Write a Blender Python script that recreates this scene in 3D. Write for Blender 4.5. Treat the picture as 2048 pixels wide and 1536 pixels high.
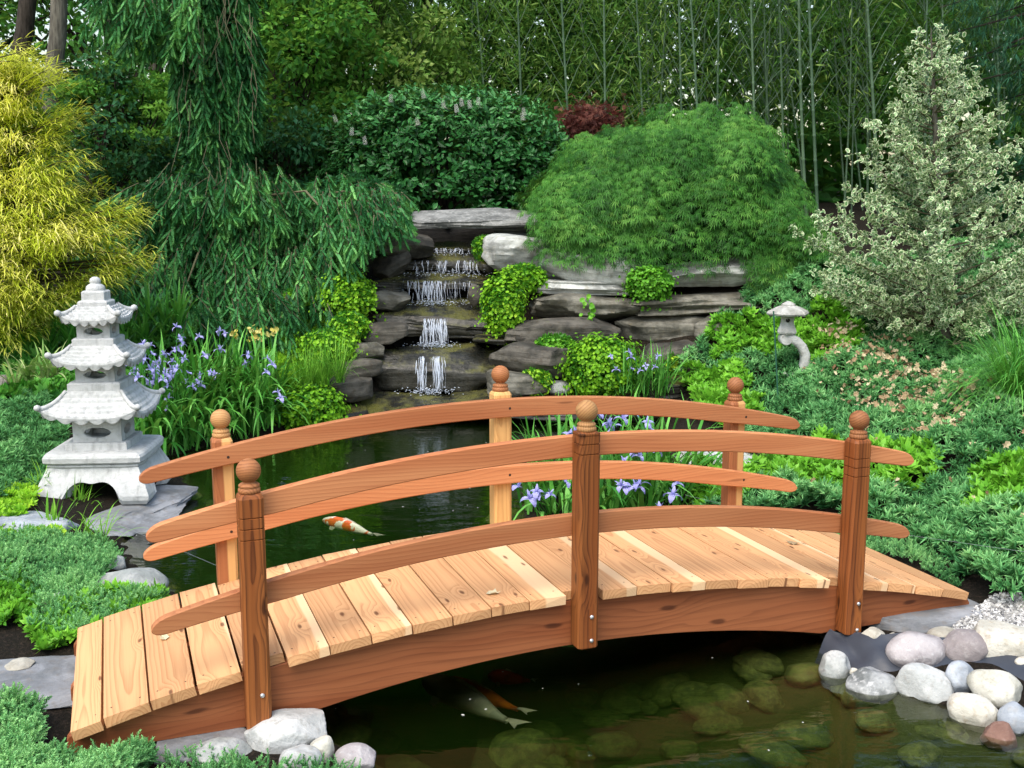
import bpy, bmesh, math, random
import numpy as np
from mathutils import Vector, Matrix, noise as mnoise

for o in list(bpy.data.objects):
    bpy.data.objects.remove(o)
SC = bpy.context.scene
COL = SC.collection

# ------------------------------------------------------------------ camera
FPX, PITCH, CH = 2150.25, 0.1624, 1.97          # focal length for a 2048 px wide frame, pitch down, camera height above water
cam_d = bpy.data.cameras.new('camera')
cam_d.sensor_width = 36.0
cam_d.lens = FPX / 2048 * 36.0
cam_d.clip_start, cam_d.clip_end = 0.05, 500
cam = bpy.data.objects.new('camera', cam_d)
COL.objects.link(cam)
cam.location = (0, 0, CH)
cam.rotation_euler = (math.pi / 2 - PITCH, 0, 0)
SC.camera = cam

# ------------------------------------------------------------------ sky, sun, exposure
SUN_EL, SUN_AZ = math.radians(58), math.radians(205)   # azimuth clockwise from +Y: behind the camera, a little left
world = bpy.data.worlds.new('World')
SC.world = world
world.use_nodes = True
wt = world.node_tree
wt.nodes.clear()
sky = wt.nodes.new('ShaderNodeTexSky')
sky.sky_type = 'NISHITA'
sky.sun_disc = False
sky.sun_elevation = SUN_EL
sky.sun_rotation = SUN_AZ
sky.air_density = 1.6
sky.dust_density = 3.0
sky.ozone_density = 0.6
bg = wt.nodes.new('ShaderNodeBackground')
bg.inputs['Strength'].default_value = 0.15
wo = wt.nodes.new('ShaderNodeOutputWorld')
wt.links.new(sky.outputs[0], bg.inputs[0])
wt.links.new(bg.outputs[0], wo.inputs[0])

sun_d = bpy.data.lights.new('sun', 'SUN')
sun_d.energy = 1.6
sun_d.angle = math.radians(50)
sun_d.color = (1.0, 0.95, 0.87)
sun = bpy.data.objects.new('sun', sun_d)
COL.objects.link(sun)
sdir = Vector((math.sin(SUN_AZ) * math.cos(SUN_EL), math.cos(SUN_AZ) * math.cos(SUN_EL), math.sin(SUN_EL)))
sun.rotation_euler = sdir.to_track_quat('Z', 'Y').to_euler()
sun.location = (0, 0, 20)

SC.view_settings.view_transform = 'Standard'
SC.view_settings.look = 'None'
SC.view_settings.exposure = 0.95
SC.view_settings.gamma = 1
SC.view_settings.use_curve_mapping = False
cy_ = SC.cycles
cy_.max_bounces = 7
cy_.diffuse_bounces = 3
cy_.glossy_bounces = 3
cy_.transmission_bounces = 4
cy_.transparent_max_bounces = 12
cy_.volume_bounces = 1
cy_.use_denoising = True

# ------------------------------------------------------------------ measuring helpers (photo pixel -> world, at a known height or distance)
CP, SP = math.cos(PITCH), math.sin(PITCH)
def ray(px, py):
    X = (px - 1024) / FPX
    U = -(py - 768) / FPX
    return np.array([X, CP + U * SP, -SP + U * CP])
def at_z(px, py, z):
    r = ray(px, py)
    t = (z - CH) / r[2]
    return np.array([0, 0, CH]) + t * r
def at_y(px, py, Y):
    r = ray(px, py)
    return np.array([0, 0, CH]) + (Y / r[1]) * r

# ------------------------------------------------------------------ object helpers
def tag(o, label=None, cat=None, group=None, kind=None):
    if label: o['label'] = label
    if cat: o['category'] = cat
    if group: o['group'] = group
    if kind: o['kind'] = kind
    return o
def empty(name, loc=(0, 0, 0), rz=0):
    o = bpy.data.objects.new(name, None)
    COL.objects.link(o)
    o.location = loc
    o.rotation_euler = (0, 0, rz)
    o.empty_display_size = 0.1
    return o
def link(name, me, parent=None, loc=None, rot=None):
    o = bpy.data.objects.new(name, me)
    COL.objects.link(o)
    if parent is not None: o.parent = parent
    if loc is not None: o.location = loc
    if rot is not None: o.rotation_euler = rot
    return o
def npmesh(name, V, F, mat, tint=None, edge=None, smooth=False, mi=None):
    """V (n,3); F list of (m,k) int arrays; mat one material or a list"""
    V = np.asarray(V, np.float32)
    if not isinstance(F, list): F = [F]
    F = [np.asarray(f, np.int32) for f in F if len(f)]
    me = bpy.data.meshes.new(name)
    me.vertices.add(len(V))
    me.vertices.foreach_set('co', V.ravel())
    nl = sum(f.size for f in F)
    npoly = sum(len(f) for f in F)
    me.loops.add(nl)
    me.loops.foreach_set('vertex_index', np.concatenate([f.ravel() for f in F]))
    me.polygons.add(npoly)
    st, c = [], 0
    for f in F:
        st.append(c + np.arange(len(f), dtype=np.int32) * f.shape[1])
        c += f.size
    me.polygons.foreach_set('loop_start', np.concatenate(st))
    me.polygons.foreach_set('use_smooth', np.full(npoly, bool(smooth)))
    if mi is not None: me.polygons.foreach_set('material_index', np.asarray(mi, np.int32))
    for nm, a in (('tint', tint), ('edge', edge)):
        if a is not None:
            at = me.attributes.new(nm, 'FLOAT', 'POINT')
            at.data.foreach_set('value', np.asarray(a, np.float32))
    for m in (mat if isinstance(mat, (list, tuple)) else [mat]):
        me.materials.append(m)
    me.update(calc_edges=True)
    return me
def unit(a):
    a = np.asarray(a, float)
    return a / np.maximum(np.linalg.norm(a, axis=-1, keepdims=True), 1e-9)
def inst(T, F, pos, fwd, nrm, scale):
    """copies of a small template (x across, y along, z normal) -> V, F, number of template verts"""
    pos = np.asarray(pos, float)
    n = len(pos)
    fwd = unit(fwd)
    side = unit(np.cross(fwd, nrm))
    nr = np.cross(side, fwd)
    s = np.asarray(scale, float)
    if s.ndim == 1: s = np.repeat(s[:, None], 3, 1)
    V = (pos[:, None] + T[None, :, 0:1] * (side * s[:, 0:1])[:, None]
         + T[None, :, 1:2] * (fwd * s[:, 1:2])[:, None] + T[None, :, 2:3] * (nr * s[:, 2:3])[:, None])
    k = len(T)
    Fo = (F[None] + (np.arange(n) * k)[:, None, None]).reshape(-1, F.shape[1])
    return V.reshape(-1, 3), Fo
class Batch:
    def __init__(self): self.V, self.F, self.t, self.e, self.n = [], {}, [], [], 0
    def add(self, V, F, tint=0.5, edge=None):
        V = np.asarray(V, float); F = np.asarray(F, int)
        self.F.setdefault(F.shape[1], []).append(F + self.n)
        self.V.append(V)
        self.t.append(np.full(len(V), tint, float) if np.isscalar(tint) else np.asarray(tint, float))
        self.e.append(np.zeros(len(V)) if edge is None else np.asarray(edge, float))
        self.n += len(V)
    def leaves(self, T, F, pos, fwd, nrm, scale, tint, edge=None, toff=None):
        if len(pos) == 0: return
        V, Fo = inst(T, F, pos, fwd, nrm, scale)
        tint = np.repeat(np.broadcast_to(np.asarray(tint, float), (len(pos),)), len(T))
        if toff is not None: tint = tint + np.tile(toff, len(pos))
        self.add(V, Fo, tint, None if edge is None else np.tile(edge, len(pos)))
    def mesh(self, name, mat, smooth=False, edge=False):
        return npmesh(name, np.concatenate(self.V), [np.concatenate(f) for f in self.F.values()], mat,
                      np.concatenate(self.t), np.concatenate(self.e) if edge else None, smooth)
def tube(pts, rad, sides=6, cap=True):
    pts = np.asarray(pts, float)
    n = len(pts)
    rad = np.broadcast_to(np.asarray(rad, float), (n,))
    tan = unit(np.gradient(pts, axis=0))
    ref = np.array([0, 0, 1.0]) if abs(tan[0][2]) < 0.9 else np.array([1.0, 0, 0])
    V = []
    for i in range(n):
        a = unit(np.cross(tan[i], ref)); b = np.cross(tan[i], a)
        ang = np.linspace(0, 2 * np.pi, sides, endpoint=False)
        V.append(pts[i] + rad[i] * (np.cos(ang)[:, None] * a + np.sin(ang)[:, None] * b))
    V = np.concatenate(V)
    F = []
    for i in range(n - 1):
        for j in range(sides):
            k = (j + 1) % sides
            F.append((i * sides + j, i * sides + k, (i + 1) * sides + k, (i + 1) * sides + j))
    return V, np.array(F)
def lathe(prof, sides=24):
    """profile [(r,z)...] -> V,F quads"""
    ang = np.linspace(0, 2 * np.pi, sides, endpoint=False)
    V = np.concatenate([np.stack([r * np.cos(ang), r * np.sin(ang), np.full(sides, z)], 1) for r, z in prof])
    F = []
    for i in range(len(prof) - 1):
        for j in range(sides):
            k = (j + 1) % sides
            F.append((i * sides + j, i * sides + k, (i + 1) * sides + k, (i + 1) * sides + j))
    return V, np.array(F)
def bm_box(bm, x0, x1, y0, y1, z0, z1):
    vs = [bm.verts.new(c) for c in ((x0, y0, z0), (x1, y0, z0), (x1, y1, z0), (x0, y1, z0), (x0, y0, z1), (x1, y0, z1), (x1, y1, z1), (x0, y1, z1))]
    for f in ((3, 2, 1, 0), (4, 5, 6, 7), (0, 1, 5, 4), (1, 2, 6, 5), (2, 3, 7, 6), (3, 0, 4, 7)):
        bm.faces.new([vs[i] for i in f])
def bm_mesh(name, bm, mat, bevel=0.0, seg=2, smooth=False):
    if bevel:
        bmesh.ops.bevel(bm, geom=[e for e in bm.edges if e.is_boundary or e.calc_face_angle(0) > 0.5], offset=bevel, segments=seg, affect='EDGES', profile=0.5)
    me = bpy.data.meshes.new(name)
    bm.to_mesh(me); bm.free()
    me.polygons.foreach_set('use_smooth', np.full(len(me.polygons), bool(smooth)))
    for m in (mat if isinstance(mat, (list, tuple)) else [mat]): me.materials.append(m)
    return me
def fbm(p, o=4):
    return mnoise.fractal(Vector(p), 1.0, 2.0, o)
RNG = np.random.default_rng(7)
random.seed(7)

# ------------------------------------------------------------------ materials
class NT:
    def __init__(self, name):
        self.m = bpy.data.materials.new(name)
        self.m.use_nodes = True
        self.t = self.m.node_tree
        self.t.nodes.clear()
        self.out = self.t.nodes.new('ShaderNodeOutputMaterial')
    def n(self, typ, ins=None, **kw):
        nd = self.t.nodes.new('ShaderNode' + typ)
        for k, v in kw.items(): setattr(nd, k, v)
        for k, v in (ins or {}).items():
            s = nd.inputs[k]
            if isinstance(v, bpy.types.NodeSocket): self.t.links.new(v, s)
            else: s.default_value = v
        return nd
    def math(self, op, a, b=0.0, c=None, clamp=False):
        nd = self.t.nodes.new('ShaderNodeMath'); nd.operation = op; nd.use_clamp = clamp
        for i, v in enumerate((a, b, c)):
            if v is None: continue
            if isinstance(v, bpy.types.NodeSocket): self.t.links.new(v, nd.inputs[i])
            else: nd.inputs[i].default_value = v
        return nd.outputs[0]
    def mix(self, f, a, b, blend='MIX'):
        nd = self.t.nodes.new('ShaderNodeMix'); nd.data_type = 'RGBA'; nd.blend_type = blend
        for s, v in ((nd.inputs[0], f), (nd.inputs[6], a), (nd.inputs[7], b)):
            if isinstance(v, bpy.types.NodeSocket): self.t.links.new(v, s)
            else: s.default_value = v if not isinstance(v, tuple) else (*v[:3], 1)
        return nd.outputs[2]
    def ramp(self, f, stops):
        nd = self.n('ValToRGB', {0: f})
        cr = nd.color_ramp
        while len(cr.elements) < len(stops): cr.elements.new(0.5)
        for e, (p, c) in zip(cr.elements, stops):
            e.position = p; e.color = (*c, 1) if len(c) == 3 else c
        return nd.outputs[0]
    def step(self, v, a, b):
        nd = self.n('MapRange', {0: v, 1: a, 2: b, 3: 0.0, 4: 1.0}, interpolation_type='SMOOTHSTEP')
        return nd.outputs[0]
    def vec(self, op, a, b=None, scale=None):
        nd = self.t.nodes.new('ShaderNodeVectorMath'); nd.operation = op
        for i, v in enumerate((a, b)):
            if v is None: continue
            if isinstance(v, bpy.types.NodeSocket): self.t.links.new(v, nd.inputs[i])
            else: nd.inputs[i].default_value = v
        if scale is not None:
            s = nd.inputs['Scale']
            if isinstance(scale, bpy.types.NodeSocket): self.t.links.new(scale, s)
            else: s.default_value = scale
        return nd.outputs[0]
    def noise(self, vec, scale, detail=3, rough=0.55, dist=0.0):
        return self.n('TexNoise', {'Vector': vec, 'Scale': scale, 'Detail': detail, 'Roughness': rough, 'Distortion': dist}).outputs[0]
    def bump(self, h, strength=0.3, dist=0.01, normal=None):
        ins = {'Height': h, 'Strength': strength, 'Distance': dist}
        if normal is not None: ins['Normal'] = normal
        return self.n('Bump', ins).outputs[0]
    def pbr(self, col, rough=0.6, normal=None, spec=0.4, **kw):
        ins = {'Base Color': col if not isinstance(col, tuple) else (*col[:3], 1), 'Roughness': rough, 'Specular IOR Level': spec}
        if normal is not None: ins['Normal'] = normal
        ins.update(kw)
        return self.n('BsdfPrincipled', ins).outputs[0]
    def done(self, sh):
        self.t.links.new(sh, self.out.inputs[0])
        return self.m

LEAF_GAIN = {'juniper_needles': 1.2, 'spruce_needles': 1.45, 'golden_threads': 1.12, 'laurel_leaves': 1.45, 'lace_maple_leaves': 0.9, 'bamboo_leaves': 1.25, 'tree_leaves': 1.6, 'dark_shrub_leaves': 1.6,
             'iris_leaves': 1.4, 'rosette_leaves': 1.3, 'round_leaves': 1.2, 'grass_blades': 1.2, 'pine_needles': 1.4, 'dead_leaves': 1.0, 'fine_twigs': 1.0, 'red_maple_leaves': 1.0, 'striped_leaves': 1.1}
def leaf_mat(name, ramp, trans=0.3, rough=0.45, spec=0.35, tcol=None):
    """ramp: colours over the per-leaf tint 0..1"""
    t = NT(name)
    a = t.n('Attribute', attribute_name='tint').outputs['Fac']
    g = t.n('NewGeometry').outputs['Position']
    nz = t.noise(g, 9.0, 2)
    n3 = t.noise(g, 1.3, 2)
    f = t.math('ADD', a, t.math('ADD', t.math('MULTIPLY', t.math('SUBTRACT', nz, 0.5), 0.35), t.math('MULTIPLY', t.math('SUBTRACT', n3, 0.5), 0.5)), clamp=True)
    gn = LEAF_GAIN.get(name, 1.3)
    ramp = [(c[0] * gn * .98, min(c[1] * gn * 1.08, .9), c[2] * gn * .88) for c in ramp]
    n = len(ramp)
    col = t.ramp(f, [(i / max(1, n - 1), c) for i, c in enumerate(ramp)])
    b = t.pbr(col, rough, spec=spec * .45)
    tc = t.mix(0.5, col, (tcol or (0.25, 0.4, 0.05)), 'MIX')
    tr = t.n('BsdfTranslucent', {'Color': tc}).outputs[0]
    mx = t.n('MixShader', {0: trans, 1: b, 2: tr}).outputs[0]
    return t.done(mx)

def wood_mat(name, axis, light, dark, sap=None, sap_amt=0.3, ring=0.011, knots=1.0, red=None, rough=0.5, contrast=0.6, wander=.05, kf=(9.0, 3.4), kax='a', sapvar=1.1, streak=0.35):
    """timber cut from a log: growth rings round a pith line, fibres along the axis, knots"""
    t = NT(name)
    co = t.n('TexCoord').outputs['Object']
    rnd = t.n('ObjectInfo').outputs['Random']
    sx = t.n('SeparateXYZ', {0: co})
    X, Y, Z = sx.outputs
    a, b, l = {'x': (Y, Z, X), 'y': (X, Z, Y), 'z': (X, Y, Z)}[axis]
    r1 = t.math('FRACT', t.math('MULTIPLY', rnd, 17.31))
    r2 = t.math('FRACT', t.math('MULTIPLY', rnd, 91.7))
    l2 = t.math('ADD', l, t.math('MULTIPLY', rnd, 37.0))
    p = t.n('CombineXYZ', {0: a, 1: b, 2: l2}).outputs[0]
    # broad wander of the rings
    wv = t.noise(t.vec('MULTIPLY', p, (4, 4, 1.0)), 1.0, 2, 0.5)
    wv = t.math('MULTIPLY', t.math('SUBTRACT', wv, 0.5), wander)
    # knots
    ka = {'a': a, 'b': b, 'ab': t.math('ADD', a, b)}[kax]
    kv = t.n('CombineXYZ', {0: t.math('MULTIPLY', t.math('ADD', ka, t.math('MULTIPLY', r1, 5.0)), kf[0]), 1: t.math('MULTIPLY', l2, kf[1]), 2: 0.0}).outputs[0]
    kv = t.vec('ADD', kv, t.vec('SCALE', t.n('TexNoise', {'Vector': kv, 'Scale': 4.0, 'Detail': 1.0}).outputs['Color'], None, 0.12))
    vo = t.n('TexVoronoi', {'Vector': kv, 'Scale': 1.0, 'Randomness': 1.0}, voronoi_dimensions='2D')
    kr = t.n('SeparateColor', {0: vo.outputs['Color']}).outputs[0]
    kd = t.math('ADD', vo.outputs['Distance'], t.math('MULTIPLY', t.math('LESS_THAN', kr, 0.5), 5.0))
    kb = t.math('MULTIPLY', t.math('SUBTRACT', 1.0, t.step(kd, 0.0, 0.45)), 0.035 * knots)
    aoff = t.math('ADD', a, t.math('MULTIPLY', t.math('SUBTRACT', r1, 0.5), 0.10))
    boff = t.math('ADD', b, t.math('ADD', 0.045, t.math('MULTIPLY', r2, 0.04)))
    rr = t.math('SQRT', t.math('ADD', t.math('MULTIPLY', aoff, aoff), t.math('MULTIPLY', boff, boff)))
    rr = t.math('ADD', t.math('ADD', rr, wv), kb)
    ph = t.math('FRACT', t.math('DIVIDE', rr, ring))
    late = t.math('POWER', ph, 2.2)
    late = t.math('MULTIPLY', late, t.math('SUBTRACT', 1.0, t.step(ph, 0.9, 1.0)))
    fib = t.noise(t.vec('MULTIPLY', p, (160, 160, 3.0)), 1.0, 2, 0.6)
    big = t.noise(t.vec('MULTIPLY', p, (6, 6, 1.0)), 1.0, 2)
    f = t.math('ADD', t.math('MULTIPLY', late, contrast), t.math('MULTIPLY', t.math('SUBTRACT', fib, 0.5), 0.5), clamp=True)
    f = t.math('ADD', f, t.math('MULTIPLY', t.math('SUBTRACT', big, 0.5), 0.5), clamp=True)
    stk = t.noise(t.vec('MULTIPLY', p, (38, 38, 1.3)), 1.0, 3, 0.6)
    f = t.math('ADD', f, t.math('MULTIPLY', t.math('SUBTRACT', stk, 0.5), streak), clamp=True)
    col = t.mix(f, light, dark)
    if red:
        rz = t.math('MULTIPLY', t.step(t.noise(t.vec('MULTIPLY', p, (9, 9, 0.7)), 1.0, 2), 0.35, 0.7), 0.75)
        col = t.mix(rz, col, red, 'MULTIPLY')
    if sap:
        e = t.math('ADD', t.math('MULTIPLY', a, 6.0), t.math('ADD', t.math('MULTIPLY', wv, 6.0), t.math('MULTIPLY', r2, sapvar)))
        sm = t.step(e, 1.18 - sap_amt, 1.24 - sap_amt)
        col = t.mix(t.math('MULTIPLY', sm, 0.85), col, sap)
    kn = t.math('SUBTRACT', 1.0, t.step(kd, 0.035, 0.10))
    kk = t.math('MULTIPLY', kn, min(1.0, 0.8 * knots))
    col = t.mix(kk, col, (dark[0] * 0.3, dark[1] * 0.25, dark[2] * 0.25))
    tone = t.math('ADD', 0.78, t.math('MULTIPLY', r1, 0.36))
    col = t.mix(1.0, col, t.n('CombineXYZ', {0: tone, 1: tone, 2: tone}).outputs[0], 'MULTIPLY')
    h = t.math('ADD', t.math('MULTIPLY', fib, 0.5), t.math('MULTIPLY', late, 0.5))
    return t.done(t.pbr(col, t.math('ADD', rough + .06, t.math('MULTIPLY', fib, 0.2)), t.bump(h, 0.3, 0.002), 0.25))

def stone_mat(name, c1, c2, c3=None, moss=None, moss_amt=0.0, strata=0.0, scale=6.0, rough=0.8, wet=0.0, speck=0.0, lichen=None, streak=0.0):
    t = NT(name)
    co = t.n('TexCoord').outputs['Object']
    rnd = t.n('ObjectInfo').outputs['Random']
    p = t.vec('ADD', co, t.vec('SCALE', (31.0, 17.0, 23.0), None, rnd))
    n1 = t.noise(p, scale, 6, 0.65)
    n2 = t.noise(p, scale * 5, 4, 0.6)
    f = t.step(n1, 0.35, 0.65)
    col = t.mix(f, c1, c2)
    if c3:
        col = t.mix(t.math('MULTIPLY', t.step(n2, 0.5, 0.7), 0.6), col, c3)
    h = t.math('ADD', t.math('MULTIPLY', n1, 0.6), t.math('MULTIPLY', n2, 0.4))
    if strata:
        ps = t.vec('MULTIPLY', p, (2.0, 2.0, 26.0))
        s = t.noise(ps, 1.0, 5, 0.7, 0.6)
        h = t.math('ADD', h, t.math('MULTIPLY', s, strata))
        col = t.mix(t.math('MULTIPLY', t.step(s, 0.55, 0.4), 0.4), col, tuple(0.3 * x for x in c1))
    if streak:
        sn = t.noise(t.vec('MULTIPLY', p, (22.0, 22.0, 2.2)), 1.0, 4, 0.6)
        col = t.mix(t.math('MULTIPLY', t.step(sn, 0.5, 0.72), streak), col, tuple(0.45 * x for x in c1))
    if speck:
        vs = t.n('TexVoronoi', {'Vector': p, 'Scale': 120.0}).outputs['Distance']
        col = t.mix(t.math('MULTIPLY', t.step(vs, 0.25, 0.1), speck), col, tuple(0.4 * x for x in c1))
    nz = t.n('SeparateXYZ', {0: t.n('NewGeometry').outputs['Normal']}).outputs[2]
    if lichen:
        lm = t.math('MULTIPLY', t.step(t.noise(p, scale * 1.7, 5, 0.7), 0.5, 0.62), t.step(nz, -0.2, 0.5))
        col = t.mix(t.math('MULTIPLY', lm, 0.8), col, lichen)
    if moss:
        mm = t.math('MULTIPLY', t.step(t.math('ADD', t.math('MULTIPLY', nz, 0.35), n1), 0.95 - moss_amt, 1.15 - moss_amt), 0.85)
        col = t.mix(mm, col, moss)
    rg = rough if not wet else t.math('SUBTRACT', rough, t.math('MULTIPLY', t.step(n2, 0.3, 0.7), wet))
    return t.done(t.pbr(col, rg, t.bump(h, 0.7, 0.025), 0.3))

M = {}
# foliage
M['juniper'] = leaf_mat('juniper_needles', [(0.008, 0.045, 0.016), (0.045, 0.16, 0.06), (0.15, 0.35, 0.15), (0.28, 0.48, 0.22)], 0.2, 0.55, 0.3)
M['jenny'] = leaf_mat('round_leaves', [(0.05, 0.16, 0.01), (0.14, 0.32, 0.015), (0.25, 0.45, 0.03), (0.42, 0.55, 0.05)], 0.3, 0.4, 0.4)
M['pachy'] = leaf_mat('rosette_leaves', [(0.03, 0.12, 0.012), (0.09, 0.25, 0.02), (0.17, 0.37, 0.04)], 0.25, 0.35, 0.45)
M['spruce'] = leaf_mat('spruce_needles', [(0.004, 0.026, 0.010), (0.016, 0.08, 0.028), (0.05, 0.17, 0.06), (0.14, 0.30, 0.10)], 0.12, 0.5, 0.35)
M['gold'] = leaf_mat('golden_threads', [(0.17, 0.27, 0.015), (0.52, 0.58, 0.05), (0.80, 0.80, 0.16), (0.90, 0.86, 0.38)], 0.4, 0.55, 0.25, (0.5, 0.5, 0.05))
M['laurel'] = leaf_mat('laurel_leaves', [(0.008, 0.04, 0.01), (0.025, 0.10, 0.03), (0.08, 0.22, 0.08)], 0.15, 0.28, 0.5)
M['maple'] = leaf_mat('lace_maple_leaves', [(0.006, 0.035, 0.006), (0.03, 0.125, 0.02), (0.09, 0.25, 0.045), (0.22, 0.40, 0.09)], 0.18, 0.45, 0.35)
M['redmaple'] = leaf_mat('red_maple_leaves', [(0.03, 0.012, 0.012), (0.1, 0.03, 0.03), (0.2, 0.07, 0.06)], 0.3, 0.5, 0.3, (0.3, 0.06, 0.05))
M['bamboo_leaf'] = leaf_mat('bamboo_leaves', [(0.012, 0.045, 0.01), (0.045, 0.12, 0.02), (0.12, 0.22, 0.05), (0.26, 0.32, 0.11)], 0.4, 0.45, 0.3)
M['tree_leaf'] = leaf_mat('tree_leaves', [(0.006, 0.03, 0.008), (0.022, 0.085, 0.016), (0.055, 0.16, 0.028), (0.14, 0.28, 0.05)], 0.45, 0.45, 0.3)
M['cool_leaf'] = leaf_mat('dark_shrub_leaves', [(0.006, 0.03, 0.014), (0.014, 0.06, 0.026), (0.035, 0.11, 0.05)], 0.25, 0.4, 0.35)
M['pine'] = leaf_mat('pine_needles', [(0.01, 0.035, 0.025), (0.02, 0.075, 0.05), (0.05, 0.13, 0.09)], 0.15, 0.5, 0.3)
M['iris_leaf'] = leaf_mat('iris_leaves', [(0.015, 0.08, 0.012), (0.05, 0.19, 0.03), (0.15, 0.36, 0.08)], 0.25, 0.35, 0.45)
M['grass'] = leaf_mat('grass_blades', [(0.04, 0.14, 0.015), (0.12, 0.3, 0.03), (0.25, 0.45, 0.07)], 0.3, 0.45, 0.35)
M['hosta'] = leaf_mat('striped_leaves', [(0.06, 0.16, 0.03), (0.18, 0.3, 0.09), (0.5, 0.5, 0.3)], 0.25, 0.45, 0.35)
M['dead'] = leaf_mat('dead_leaves', [(0.2, 0.11, 0.07), (0.42, 0.29, 0.21), (0.6, 0.48, 0.38)], 0.1, 0.7, 0.2, (0.3, 0.2, 0.1))
M['twig'] = leaf_mat('fine_twigs', [(0.05, 0.04, 0.028), (0.14, 0.12, 0.09)], 0.0, 0.8, 0.2)
def petal(name, a, b):
    t = NT(name)
    e = t.n('Attribute', attribute_name='tint').outputs['Fac']
    c = t.mix(e, a, b)
    return t.done(t.n('MixShader', {0: 0.3, 1: t.pbr(c, 0.5, None, 0.3), 2: t.n('BsdfTranslucent', {'Color': c}).outputs[0]}).outputs[0])
M['petal'] = petal('iris_petals', (0.24, 0.23, 0.62), (0.60, 0.60, 0.90))
M['ypetal'] = petal('yellow_petals', (0.6, 0.5, 0.08), (0.75, 0.7, 0.3))
M['wpetal'] = petal('white_petals', (0.6, 0.62, 0.55), (0.8, 0.8, 0.75))
# variegated holly: cream margin round a green middle
t = NT('variegated_holly_leaves')
e = t.n('Attribute', attribute_name='edge').outputs['Fac']
a = t.n('Attribute', attribute_name='tint').outputs['Fac']
gcol = t.mix(a, (0.05, 0.16, 0.045), (0.16, 0.34, 0.11))
ecol = t.mix(a, (0.46, 0.56, 0.28), (0.72, 0.79, 0.54))
c = t.mix(t.step(e, 0.36, 0.52), gcol, ecol)
M['holly'] = t.done(t.n('MixShader', {0: 0.18, 1: t.pbr(c, 0.35, None, 0.5), 2: t.n('BsdfTranslucent', {'Color': c}).outputs[0]}).outputs[0])
# bark
def bark(name, c1, c2, sc=(30, 30, 5)):
    t = NT(name)
    p = t.vec('MULTIPLY', t.n('TexCoord').outputs['Object'], sc)
    n = t.noise(p, 1.0, 5, 0.65)
    return t.done(t.pbr(t.mix(t.step(n, 0.3, 0.7), c1, c2), 0.85, t.bump(n, 0.8, 0.02), 0.2))
M['bark'] = bark('dark_bark', (0.018, 0.014, 0.01), (0.06, 0.05, 0.04))
M['graybark'] = bark('grey_bark', (0.06, 0.055, 0.045), (0.16, 0.15, 0.12))
M['logbark'] = bark('cut_log_bark', (0.12, 0.11, 0.1), (0.32, 0.3, 0.27))
t = NT('bamboo_cane')
p = t.n('TexCoord').outputs['Object']
n = t.noise(t.vec('MULTIPLY', p, (40, 40, 2)), 1.0, 3)
rn = t.n('ObjectInfo').outputs['Random']
M['cane'] = t.done(t.pbr(t.mix(t.math('ADD', t.math('MULTIPLY', n, 0.6), t.math('MULTIPLY', rn, 0.4)), (0.035, 0.08, 0.045), (0.11, 0.18, 0.10)), 0.45))
# timber
M['deck'] = wood_mat('deck_planks', 'y', (0.66, 0.36, 0.168), (0.34, 0.125, 0.047), (0.77, 0.52, 0.30), 0.2, 0.014, 1.0, rough=0.5, contrast=0.6, wander=.07)
M['rail'] = wood_mat('rail_timber', 'x', (0.54, 0.225, 0.095), (0.29, 0.09, 0.035), (0.72, 0.5, 0.28), -0.2, 0.014, 0.55, rough=0.45, contrast=0.5, wander=.12, kf=(9., 1.2), kax='b', red=(.78, .62, .55), streak=.7)
M['stringer'] = wood_mat('stringer_timber', 'x', (0.31, 0.105, 0.04), (0.12, 0.033, 0.012), (0.62, 0.40, 0.2), 0.12, 0.03, 0.9, rough=0.42, contrast=0.5, wander=.2, kf=(7.0, 1.9), kax='b', red=(.72, .58, .52), streak=.9)
M['post'] = wood_mat('stained_post_timber', 'z', (0.31, 0.104, 0.027), (0.055, 0.015, 0.006), None, 0, 0.017, 0.9, red=(0.75, 0.6, 0.55), rough=0.4, contrast=0.8, kf=(8., 2.6), kax='ab', streak=1.5)
M['post_pale'] = wood_mat('pale_post_timber', 'z', (0.68, 0.40, 0.15), (0.40, 0.18, 0.06), None, 0, 0.014, 0.5, rough=0.45, contrast=0.6)
M['ball'] = wood_mat('turned_finial_timber', 'y', (0.36, 0.145, 0.055), (0.14, 0.045, 0.017), None, 0, 0.009, 0.3, rough=0.4, contrast=0.85)
M['ball_pale'] = wood_mat('pale_finial_timber', 'y', (0.50, 0.27, 0.105), (0.26, 0.105, 0.04), None, 0, 0.009, 0.3, rough=0.4, contrast=0.85)
t = NT('dark_screw'); M['screw'] = t.done(t.pbr((0.03, 0.015, 0.01), 0.6))
t = NT('zinc_bolt'); M['bolt'] = t.done(t.pbr((0.62, 0.63, 0.65), 0.35, None, 0.5, Metallic=0.8))
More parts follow.
